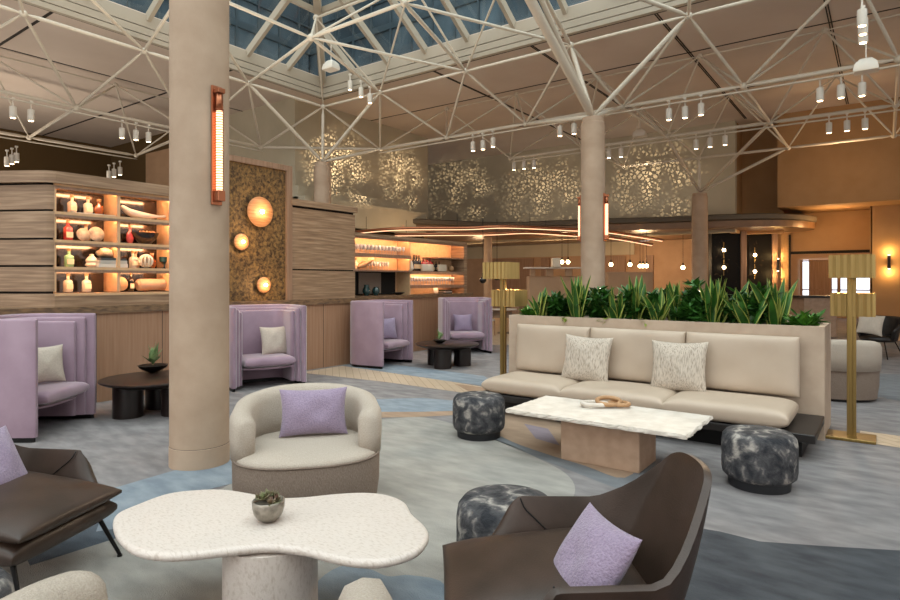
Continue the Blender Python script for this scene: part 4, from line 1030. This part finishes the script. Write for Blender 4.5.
def bush(x, y, n_, r, h, sd, label, mat=None, name='leafy_plant', droop=0):
    t = thing(name, label, 'plant', (x, y, 1.075), 0, 'leafy plants in the planter'); rd = random.Random(sd); bm = N(); bs = N()
    for s in range(14):
        a = rd.uniform(0, 2*PI); e = rd.uniform(.5, 1.5); top = Vector((r*math.cos(a)*math.cos(e), r*math.sin(a)*math.cos(e)*.8, h*rd.uniform(.5, 1)*math.sin(e)))
        tube(bs, [(0, 0, 0), top*.5+Vector((0, 0, .02)), top], .004, 5)
        for k in range(n_//14):
            f = rd.uniform(.25, 1.05); c = top*f; a2 = rd.uniform(0, 2*PI); el = rd.uniform(-.5-droop, .9); L_ = rd.uniform(.09, .17); w = L_*.17
            d = Vector((math.cos(a2)*math.cos(el), math.sin(a2)*math.cos(el), math.sin(el))); sdv = d.cross(Vector((rd.uniform(-.4, .4), rd.uniform(-.4, .4), 1))).normalized()*w; up_ = sdv.cross(d).normalized()*w*.4
            addm(bm, [c, c+d*L_*.3+sdv, c+d*L_*.35-up_, c+d*L_*.3-sdv, c+d*L_*.7+sdv*.75, c+d*L_*.7-sdv*.75, c+d*L_], [(0, 1, 2), (0, 2, 3), (1, 4, 2), (2, 5, 3), (2, 4, 6), (2, 6, 5)])
    ob('foliage', bm, mat or m_leaf, t); ob('stems', bs, m_leaf2, t); return t
PZ = 1.08
SN = [(541, .46, 8, 'first snake plant from the far end of the planter'), (549, .36, 6, 'shorter snake plant next to the far planter end'), (578, .62, 14, 'tall snake plant leaning before the plaster column'), (594, .44, 8, 'snake plant with low curved leaves beside the plaster column'), (618, .46, 10, 'small snake plant just past the plaster column'), (638, .62, 15, 'bushy snake plant above the middle sofa cushion'), (658, .46, 9, 'shorter snake plant above the join of two sofa cushions'), (676, .52, 12, 'upright snake plant behind the second pillow'), (714, .66, 17, 'tallest dense snake plant in front of the black marble panel'), (728, .56, 12, 'snake plant merging with the tallest one'), (750, .50, 9, 'snake plant between the tallest one and the fan-shaped one'), (776, .58, 20, 'broad fan-shaped snake plant near the lamp end of the planter')]
for k, (px, h, n_, l) in enumerate(SN):
    Yp = 7.28+.14*(k % 2); x, D = PYp(px, Yp); snake(x, Yp, int(n_*1.5), h, 20+k, l)
BSH = [(560, .26, 'dark leafy shrub between the first two snake plant clumps'), (600, .34, 'dark leafy shrub in front of the plaster column'), (622, .30, 'glossy leafy shrub right of the plaster column'), (655, .28, 'dark leafy shrub filling behind the middle sofa cushion'), (690, .33, 'dark leafy shrub left of the tallest snake plant'), (700, .26, 'low leafy shrub at the foot of the tallest snake plant'), (742, .34, 'dense leafy shrub between the tall and fan-shaped snake plants'), (755, .30, 'dense leafy shrub beside the fan-shaped snake plant')]
for k, (px, h, l) in enumerate(BSH):
    Yp = 7.42; x, D = PYp(px, Yp); bush(x, Yp, 1000, .32, h*1.5, 50+k, l)
x, D = PYp(530, 7.35); bush(x+.05, 7.35, 260, .17, .14, 71, 'low bright green fern at the far end of the planter', m_leaf2, 'fern')
x, D = PYp(803, 7.4); bush(x, 7.4, 340, .25, .17, 72, 'low bright green plant at the lamp end of the planter', m_leaf2, 'low_plant')
for k, (px, l) in enumerate(((566, 'lime trailing leaves over the planter edge behind the first pillow'), (606, 'lime trailing leaves over the planter edge above the middle cushion'), (643, 'lime trailing leaves over the planter edge behind the second pillow'))):
    x, D = PYp(px, 7.06); t = thing('trailing_plant', l, 'plant', (x, 7.09, 1.14), 0, 'lime trailing plants'); bm = N(); rd = random.Random(k)
    for j in range(9):
        a = rd.uniform(-PI, 0); c = Vector((rd.uniform(-.03, .03), .02, .01)); L_ = rd.uniform(.09, .14); d = Vector((math.cos(a)*.8, -.5, rd.uniform(-.7, .1))).normalized(); s_ = d.cross(Vector((0, .5, 1))).normalized()*.022
        addm(bm, [c, c+d*L_*.45+s_, c+d*L_*.45-s_, c+d*L_], [(0, 1, 2), (1, 3, 2)])
    ob('leaves', bm, m_lime, t)

# brass floor lamps
def brass_lamp(label):
    t = thing('floor_lamp', label, 'floor lamp', (0, 0, 0), 0, 'brass floor lamps')
    bm = N(); rbox(bm, -.22, .2, -.17, .17, 0, .03, .004, 1); ob('base', bm, m_brass, t)
    bm = N(); rbox(bm, -.045, .005, -.025, .025, .02, 1.92-.08, .004, 1); rbox(bm, .005, .035, -.012, .03, .02, 1.84, .003, 1); ob('pole', bm, m_brass, t)
    for nm, cx, cy, z0, z1, lit in (('upper_shade', .0, -.06, 1.63, 1.86, 0), ('lower_shade', .0, .17, 1.24, 1.475, 1)):
        bm = N(); W, Dp_ = .185, .185; out = []
        per = []
        for k in range(24): per.append((-W+2*W*k/24, -Dp_, 0, -1))
        for k in range(24): per.append((W, -Dp_+2*Dp_*k/24, 1, 0))
        for k in range(24): per.append((W-2*W*k/24, Dp_, 0, 1))
        for k in range(24): per.append((-W, Dp_-2*Dp_*k/24, -1, 0))
        pp = [(x+nx*.009*math.cos(i*PI/2)+cx, y+ny*.009*math.cos(i*PI/2)+cy) for i, (x, y, nx, ny) in enumerate(per)]
        R_ = [[(x, y, z) for x, y in pp] for z in (z0, z1)]
        loft(bm, R_, cap=False); inner = [(cx+(x-cx)*.95, cy+(y-cy)*.93) for x, y in pp]; R2_ = [[(x, y, z) for x, y in inner] for z in (z0, z1)]
        loft(bm, R2_, cap=False)
        sh = ob(nm, bm, m_shade, t)
        bm = N(); box(bm, cx-.16, cx+.16, cy-.16, cy+.16, z0+.1, z0+.105); ob('diffuser', bm, m_ledw if False else m_labelp, t)
        bm = N(); bmesh.ops.create_uvsphere(bm, u_segments=12, v_segments=8, radius=.03); bmesh.ops.translate(bm, vec=(cx, cy, (z0+z1)/2+.05), verts=bm.verts); ob('bulb', bm, m_bulb, t, True)
        pass
    return t
bl = brass_lamp('tall brass floor lamp with two fluted shades at the near end of the planter')
bl.location = (-.27, 7.34, 0)
dup(bl, (-4.36, 7.30, 0), 0, 'brass floor lamp with two fluted shades at the far end of the sofa')

# copper column lights
def col_light(c, dirx, z0, z1, label, s=1):
    t = thing('column_light', label, 'wall light', (c[0]+dirx*.245, c[1], z0), 0 if dirx > 0 else PI, 'copper column lights'); h = z1-z0
    bm = N(); rbox(bm, 0, .02, -.05*s, .05*s, 0, h, .004, 1); ob('backplate', bm, m_copper, t)
    bm = N(); rbox(bm, .015, .09, -.035*s, .035*s, .03, .12, .004, 1); ob('end_cap', bm, m_copper, t)
    bm = N(); rbox(bm, .015, .09, -.035*s, .035*s, h-.07, h-.03, .004, 1); ob('end_cap', bm, m_copper, t)
    bm = N(); tube(bm, [(.052, 0, .12), (.052, 0, h-.22)], .026*s, 14); ob('glow_tube', bm, m_tube, t, True)
    bm = N()
    for k in range(int((h-.3)/.022)):
        z = .13+k*.022; tube(bm, [(.052+.034*math.cos(a), .034*s*math.sin(a), z) for a in [2*PI*j/14 for j in range(14)]], .0035, 5, True)
    tube(bm, [(.052, 0, h-.22), (.052, 0, h-.06)], .03*s, 14)
    ob('ribbed_sleeve', bm, m_copper, t, True); return t
col_light(CT[0], 1, 2.25, 3.27, 'tall copper ribbed tube light on the large column')
col_light(CT[1], 1, 2.42, 3.40, 'copper tube light on the side of the planter column facing the lamp', 1.1)
col_light(CT[1], -1, 2.42, 3.40, 'copper tube light on the bar side of the planter column', 1.1)

# =====================================================================  BACKGROUND
# halo pendants
def halo(pts, z, label, r=.045, endz=None):
    t = thing('linear_pendant', label, 'pendant light', (*cw((pts[0][0]-450)/F*pts[0][2], pts[0][2])[:2], z), 0, 'curved linear pendants')
    o_ = t.location.copy(); P3 = smoothpath([cw((px-450)/F*D, D, zat(py, D)) - o_ for px, py, D in pts], 6)
    bm = N(); tube(bm, P3, r, 8); ob('copper_tube', bm, m_copper, t, True)
    bm = N(); tube(bm, [p+Vector((0, 0, -r*.75)) for p in P3], r*.5, 6); ob('light_strip', bm, m_halo, t)
    for p in P3[2::9]:
        bm = N(); tube(bm, [p, Vector((p.x, p.y, 3.4-o_.z))], .006, 5); ob('cable', bm, m_black, t)
    return t
halo([(356, 232, 17.0), (400, 228.5, 16.2), (467, 228, 16.0), (507, 226.5, 15.8), (577, 229.5, 16.6), (612, 232, 17.6), (662, 240, 20.2)], 3.0, 'upper curved copper light line sweeping under the bar canopy')
halo([(395, 234.5, 18.0), (440, 234, 17.4), (490, 233.5, 17.3), (530, 232, 17.4), (577, 235, 18.3), (612, 237.5, 19.4), (652, 244.5, 22)], 3.0, 'lower curved copper light line sweeping under the bar canopy')
# black marble piers
def slab_px(name, pxa, pxb, D, z1, th, mat, label, cat):
    a = cw((pxa-450)/F*D, D); b = cw((pxb-450)/F*D, D); c = (a+b)/2; w = (b-a).length
    t = thing(name, label, cat, (c.x, c.y, 0), YAW); bm = N(); rbox(bm, -w/2, w/2, -th/2, th/2, 0, z1, .01, 1); return t, bm, w
for (a_, b_, D, l) in ((710, 738.5, 21.6, 'wider black marble pier with two starry lights'), (747, 769.5, 22.6, 'narrower black marble pier with two starry lights')):
    t, bm, w = slab_px('marble_pier', a_, b_, D, 3.39, .3, m_marbleb, l, 'pier'); ob('panel', bm, m_marbleb, t)
    bm = N(); rbox(bm, w/2, w/2+.2, -.2, .2, 0, 3.39, .01, 1); ob('oak_edge', bm, m_oakdark, t)
    px = 724 if a_ == 710 else 755
    for py, ll in ((250 if a_ == 710 else 255, 'upper'), (267.5 if a_ == 710 else 271.5, 'lower')):
        D2 = D-.3; q = cw((px-450)/F*D2, D2, zat(py, D2)); s = thing('star_light', '%s small bright bulb light on the %s black marble pier' % (ll, 'wider' if a_ == 710 else 'narrower'), 'wall light', q, YAW)
        bm = N(); bmesh.ops.create_uvsphere(bm, u_segments=12, v_segments=8, radius=.06); ob('bulb', bm, m_bulb, s, True)
        bm = N(); tube(bm, [(0, .02, -.28), (0, .02, .28)], .012, 6); tube(bm, [(0, 0, 0), (0, .06, 0)], .02, 6); ob('stem', bm, m_brass, s)
# sconces on ochre walls
def sconce(px, py, Yp, label):
    x, D = PYp(px, Yp); z = zat(py, D)
    t = thing('sconce', label, 'wall light', (x, Yp, z), 0, 'up-and-down sconces'); bm = N(); lathe(bm, [(.03, -.22), (.05, -.2), (.035, 0), (.05, .2), (.03, .22)], 14, (0, -.11)); ob('body', bm, m_black, t)
    bm = N(); lathe(bm, [(.0, .215), (.04, .222), (0, .235)], 10, (0, -.11)); lathe(bm, [(0, -.235), (.04, -.222), (0, -.215)], 10, (0, -.11)); ob('bulb', bm, m_bulb, t)
    bm = N(); box(bm, -.02, .02, -.11, 0, -.02, .02); ob('arm', bm, m_black, t)
    for s in (1, -1):
        ld = bpy.data.lights.new('sconce_glow', 'POINT'); ld.energy = 14; ld.color = (1, .62, .22); ld.shadow_soft_size = .04
        lo_ = bpy.data.objects.new('sconce_glow', ld); COL.objects.link(lo_); lo_.location = (x, Yp-.16, z+s*.33)
sconce(778.5, 265, 25.2, 'black up-and-down sconce beside the black marble piers')
sconce(889, 262, 24.0, 'black up-and-down sconce on the ochre wall right of the opening')
# pendants under the canopy
def pendant(px, py, D, label, top=3.4, globe=.07, mat=None, grp='small globe pendants'):
    q = cw((px-450)/F*D, D, zat(py, D)); t = thing('pendant_light', label, 'pendant light', q, 0, grp)
    bm = N(); bmesh.ops.create_uvsphere(bm, u_segments=14, v_segments=10, radius=globe); ob('globe', bm, mat or m_bulb, t, True)
    bm = N(); tube(bm, [(0, 0, globe), (0, 0, top-q.z)], .008, 5); lathe(bm, [(.03, globe), (.03, globe+.1), (0, globe+.1)], 10); ob('cord', bm, m_black, t)
for px, py, l in ((611, 264.5, 'globe pendant nearest the planter column'), (630, 264.5, 'second globe pendant from the planter column'), (640, 266, 'first of the tight globe pendant trio'), (643, 266, 'middle of the tight globe pendant trio'), (646.5, 266, 'last of the tight globe pendant trio'), (683, 267.5, 'lone globe pendant against the tan wall'), (562, 262, 'globe pendant on the bar side of the planter column, first of two'), (568, 262, 'globe pendant on the bar side of the planter column, second of two')):
    pendant(px, py, 22, l)
for px, py, D, l in ((483, 280, 17, 'dark glass pendant over the dining tables beside the slim column'), (497, 277, 17.5, 'dark glass pendant hanging behind the brass lamp shade')):
    pendant(px, py, D, l, globe=.1, mat=GL['dark'], grp='dark glass pendants')
# canopy downlights
dl = thing('downlight', 'small recessed downlight in the canopy soffit', 'downlight', (0, 0, 0), 0, 'canopy downlights')
bm = N(); lathe(bm, [(0, -.004), (.05, -.004), (.055, .0)], 14); ob('lens', bm, m_ledw, dl); bm = N(); lathe(bm, [(.055, -.006), (.075, -.006), (.08, 0)], 16); ob('trim_ring', bm, m_copper, dl)
DL = [(617, 225), (641, 229.5), (662, 233), (680, 236.5), (765, 227), (388, 228), (402, 226), (470, 238), (530, 237), (569, 238), (368, 230)]
ff = True
for px, py in DL:
    q = P(px, py, 3.399)
    if (q-Vector((0, 0, q.z))).length > 34: continue
    if ff: dl.location = q; ff = False
    else: dup(dl, q)
for px, py in ((786, 211), (792, 215), (848, 207.5), (851.5, 212)):
    q = P(px, py, 4.05); dup(dl, (q.x, q.y, 4.049), 0, 'small recessed downlight in the ochre soffit', 'ochre soffit downlights')
# service island behind planter
def low_box(name, pxa, pxb, D, z0, z1, th, mat, label, cat):
    a = cw((pxa-450)/F*D, D); b = cw((pxb-450)/F*D, D); c = (a+b)/2; w = (b-a).length
    bm = N(); rbox(bm, -w/2, w/2, -th/2, th/2, z0, z1, .01, 1); o = ob(name, bm, mat, label=label, cat=cat); o.location = (c.x, c.y, 0); o.rotation_euler = (0, 0, YAW); return o
low_box('service_counter', 528, 579, 19, 0, 1.75, .7, m_wallpan, 'tan service counter behind the first snake plants', 'counter')
low_box('glass_ledge', 524, 580, 18.5, 1.98, 2.02, .5, m_white, 'thin white ledge above the service counter', 'shelf')
for k, (a_, b_) in enumerate(((530, 535), (546, 553), (565, 572))): low_box('partition_post', a_, b_, 18.6, 1.75, 1.99, .12, m_wallpan, ('first', 'middle', 'last')[k]+' tan post holding the thin white ledge', 'post')
low_box('dining_banquette', 606, 650, 20, 0, 1.9, .6, m_wallpan, 'tan banquette back beyond the planter column', 'banquette')
rdk = low_box('reception_desk', 796, 828, 17.5, 0, 1.12, .8, m_ledge, 'brown reception desk in front of the daylit opening', 'desk')
_b = N(); rbox(_b, -.6, .6, -.45, .45, 1.121, 1.18, .01, 1); ob('desk_top', _b, m_plinth, rdk)
low_box('side_cabinet', 868, 900, 22.0, 0, .45, .6, m_wallpan, 'low tan cabinet against the ochre wall', 'cabinet')
low_box('glass_rack', 552, 560, 18.3, 2.02, 2.3, .3, m_ceramic, 'pale ornament on the thin white ledge', 'ornament')
# dining chairs & tables near bar end
def dining_chair(label):
    t = thing('dining_chair', label, 'chair', (0, 0, 0), 0, 'dining chairs beyond the lilac chairs')
    bm = N(); rbox(bm, -.22, .22, -.22, .22, .42, .48, .02, 2); ob('seat', bm, m_linen, t)
    bm = N(); rbox(bm, -.22, .22, .2, .24, .55, .85, .015, 2); ob('backrest', bm, m_oakdark, t)
    for x in (-.2, .2):
        for y in (-.2, .22): bm = N(); tube(bm, [(x, y, 0), (x, y, .43 if y < 0 else .8)], .015, 6); ob('leg', bm, m_oakdark, t)
    return t
dc = dining_chair('dining chair just right of the farthest lilac chair'); q = cw(1.05, 17.7); dc.location = (q.x, q.y, 0); dc.rotation_euler = (0, 0, 1)
q = cw(2.3, 19.2); dup(dc, (q.x, q.y, 0), 2.6, 'dining chair behind the far brass lamp pole'); q = cw(.95, 20.5); dup(dc, (q.x, q.y, 0), -.6, 'dining chair beside the slim column')
dt = thing('dining_table', 'small dining table with pale top beyond the lilac chairs', 'table', (*cw(1.65, 18.4)[:2], 0)); bm = N(); lathe(bm, [(0, .72), (.4, .72), (.4, .75), (0, .75)], 30); ob('tabletop', bm, m_white, dt); bm = N(); lathe(bm, [(.2, 0), (.2, .02), (.03, .03), (.03, .72)], 20); ob('leg', bm, m_black, dt)
# dark chair at far right with pillow
ac = thing('armchair', 'dark shell armchair with thin legs and cream pillow by the ochre wall', 'armchair', (*cw(9.0, 12.6)[:2], 0), facing(*camdir(-.9, -.5)))
bm = N(); g = {}
for i in range(21):
    u = i/10-1; ang = u*2.0; 
    for j in range(7):
        v = j/6; r_ = .33+.08*v; h_ = .38+(.47 if abs(u) < .5 else .47-.27*(abs(u)-.5)/.5)*v
        g[i, j] = bm.verts.new((r_*math.sin(ang), r_*math.cos(ang), h_))
for i in range(20):
    for j in range(6): bm.faces.new([g[i, j], g[i+1, j], g[i+1, j+1], g[i, j+1]])
o = ob('shell', bm, m_plinth, ac, True); md = o.modifiers.new('t', 'SOLIDIFY'); md.thickness = .04
bm = N(); lathe(bm, [(.3, .34), (.33, .38), (.3, .45), (0, .46)], 24); ob('seat', bm, m_plinth, ac, True)
for x in (-1, 1):
    for y in (-1, 1): bm = N(); tube(bm, [(.2*x, .2*y, .36), (.32*x, .32*y, 0)], .012, 6); ob('leg', bm, m_black, ac)
q = cw(8.72, 12.45); throw_pillow(.46, .44, .16, m_creamp, (q.x, q.y, .70), (-.3, .15, facing(*camdir(-.9, -.5))+.5), 'cream pillow in the dark shell armchair', seed=31)

# =====================================================================  LIGHTS
w = bpy.data.worlds.new('World'); S.world = w; w.use_nodes = True
nt = w.node_tree; bg = nt.nodes['Background']
_tc = nt.nodes.new('ShaderNodeTexCoord'); _sp = nt.nodes.new('ShaderNodeSeparateXYZ'); _rp = nt.nodes.new('ShaderNodeValToRGB'); _e = _rp.color_ramp.elements
_e[0].position = .10; _e[0].color = (.31, .295, .28, 1); _e[1].position = .75; _e[1].color = (1, .97, .94, 1)
nt.links.new(_tc.outputs['Generated'], _sp.inputs[0]); nt.links.new(_sp.outputs['Z'], _rp.inputs[0]); nt.links.new(_rp.outputs[0], bg.inputs[0]); bg.inputs[1].default_value = 3.9
def light(kind, name, loc_, energy, color, target=None, size=.1, **kw):
    ld = bpy.data.lights.new(name, kind); ld.energy = energy; ld.color = color
    if kind in ('POINT', 'SPOT'): ld.shadow_soft_size = size
    for k, v in kw.items(): setattr(ld, k, v)
    o = bpy.data.objects.new(name, ld); COL.objects.link(o); o.location = loc_
    if target is not None: o.rotation_euler = (Vector(target)-Vector(loc_)).to_track_quat('-Z', 'Y').to_euler()
    return o
WARM = (1, .78, .55)
# beams of the track spotlights
hp = [h[0] for h in heads]
def nearest(x, y): return min(hp, key=lambda p: (p[0]-x)**2+(p[1]-y)**2)
aims = [((-7.0, 4.5, 0), 260), ((-7.4, 9, 0), 260), ((-5, 7.5, 0), 260), ((-2.3, 6.6, .4), 420), ((-1.4, 6.8, .5), 420), ((-3.4, 6.8, .5), 420), ((-2, 5.1, .4), 250), ((-3, 9.5, .6), 260), ((-9, 7.6, 2), 200), ((-8.4, 3.6, 1.6), 220)]
for (tx, ty, tz), e in aims:
    s_ = nearest(tx, ty+3); light('SPOT', 'track_beam', (s_[0], s_[1], s_[2]-.05), e, WARM, (tx, ty, tz), .08, spot_size=math.radians(38), spot_blend=.8)
# glow of discs, canopy and back rooms
for px, py in ((259, 212), (240, 242), (262.5, 285)):
    Yd, Dd = PXp(px, XB); light('POINT', 'disc_glow', (XB+.22, Yd, zat(py, Dd)), 6, (1, .68, .38), size=.05)
for p, e in (((-14, 19, 2.4), 60), ((-11, 23, 2.4), 90), ((-8, 24.5, 2.4), 130), ((-15, 23, 2.4), 60), ((-3.6, 23.8, 2.4), 40), ((-12.2, 15.5, 2.4), 80)):
    light('POINT', 'canopy_glow', p, e, (1, .66, .36), size=.25)
for p, e in (((-1.4, 23.6, 3.4), 50), ((-1.6, 28, 3.2), 120), ((3, 23.2, 3.4), 60)):
    light('POINT', 'soffit_glow', p, e, (1, .6, .26), size=.15)
light('POINT', 'cove_glow', (-1.0, 20.4, 5.0), 45, (1, .66, .36), size=.2)
for c in ((-4.36, 7.30), (-.27, 7.34)):
    for dx, dy, z in ((.0, -.06, 1.80), (.0, .17, 1.42)): light('POINT', 'lamp_bulb', (c[0]+.08, c[1]+dy, z+.02), 15, (1, .74, .46), size=.03)
def up(name, loc_, e, sx, sy, col=(1, .86, .70)):
    o = light('AREA', name, loc_, e, col); o.data.shape = 'RECTANGLE'; o.data.size = sx; o.data.size_y = sy; o.rotation_euler = (PI, 0, 0)
up('bar_top_fill', (-9.6, 4.4, 3.05), 140, .5, 5.5); up('stone_block_fill', (-9.2, 7.7, 3.1), 50, .5, 1.2)  # unseen upward fill lamps, added to brighten the ceiling over the bar
up('canopy_fill', (-9, 21.6, 3.95), 14, 8, .4); up('far_ceiling_fill', (-20, 3, 3.0), 220, .5, 10)  # more added fills without fixtures, lifting upper walls and outer ceiling
# gobo projectors throwing leaf patterns on the upper walls
def gobo(src, target, energy, ang, scale=9, name='pattern_projector'):
    o = light('SPOT', name, src, energy, (1, .78, .52), target, .004, spot_size=math.radians(ang), spot_blend=1)
    ld = o.data; ld.use_nodes = True; nt = ld.node_tree; em = nt.nodes['Emission']
    g = nt.nodes.new('ShaderNodeTexCoord'); mp = nt.nodes.new('ShaderNodeMapping'); v = nt.nodes.new('ShaderNodeTexVoronoi'); v.feature = 'DISTANCE_TO_EDGE'
    mp.inputs['Scale'].default_value = (1, 1, .0); mp.inputs['Scale'].default_value = (1, 1, 1)
    nz = nt.nodes.new('ShaderNodeTexNoise'); nz.inputs['Scale'].default_value = 4
    v.inputs['Scale'].default_value = scale; r = nt.nodes.new('ShaderNodeValToRGB'); e = r.color_ramp.elements
    e[0].position = .12; e[0].color = (0, 0, 0, 1); e[1].position = .2; e[1].color = (1, 1, 1, 1)
    mr = nt.nodes.new('ShaderNodeMapRange'); mr.inputs['From Min'].default_value = .36; mr.inputs['From Max'].default_value = .62
    mu = nt.nodes.new('ShaderNodeMath'); mu.operation = 'MULTIPLY'; L = nt.links.new
    L(g.outputs['Normal'], mp.inputs['Vector']); L(mp.outputs[0], v.inputs['Vector']); L(mp.outputs[0], nz.inputs['Vector']); L(v.outputs['Distance'], r.inputs['Fac']); L(nz.outputs['Fac'], mr.inputs['Value'])
    L(r.outputs['Color'], mu.inputs[0]); L(mr.outputs[0], mu.inputs[1]); L(mu.outputs[0], em.inputs['Strength'])
    return o
def onY(px, py, Yp): x, D = PYp(px, Yp); return (x, Yp, zat(py, D))
def onX(px, py, Xp): y, D = PXp(px, Xp); return (Xp, y, zat(py, D))
gobo((-10.6, 13.9, 4.85), onX(340, 172, -14.4), 1900, 50, 36)
gobo((-10.6, 17.2, 4.85), onX(403, 178, -14.4), 1500, 44, 36)
gobo((-13.2, 18.6, 4.85), onY(462, 190, YW), 1100, 50, 36)
gobo((-10.0, 17.6, 4.85), onY(548, 197, YW), 1200, 50, 36)
gobo((-6.9, 17.9, 4.85), onY(657, 182, YW), 1300, 48, 32)
for _m in (m_ledw, m_bulb, m_halo, m_disc): _m.cycles.emission_sampling = 'NONE'
S.cycles.use_adaptive_sampling = False

# =====================================================================  CAMERA
cd = bpy.data.cameras.new('camera'); cd.sensor_width = 36; cd.lens = F/900*36; cd.shift_y = -(300-HZ)/900; cd.clip_end = 300
co = bpy.data.objects.new('camera', cd); COL.objects.link(co); co.location = (0, 0, EYE); co.rotation_euler = (PI/2, 0, YAW); S.camera = co
vs = S.view_settings; vs.view_transform = 'Standard'; vs.look = 'None'; vs.exposure = 0.18; vs.gamma = 1
try: vs.use_curve_mapping = False
except Exception: pass
S.cycles.max_bounces = 8; S.cycles.diffuse_bounces = 4; S.cycles.transparent_max_bounces = 12; S.cycles.sample_clamp_indirect = 6
S.cycles.use_denoising = True; S.cycles.caustics_reflective = False; S.cycles.caustics_refractive = False
print('PARTS', count)
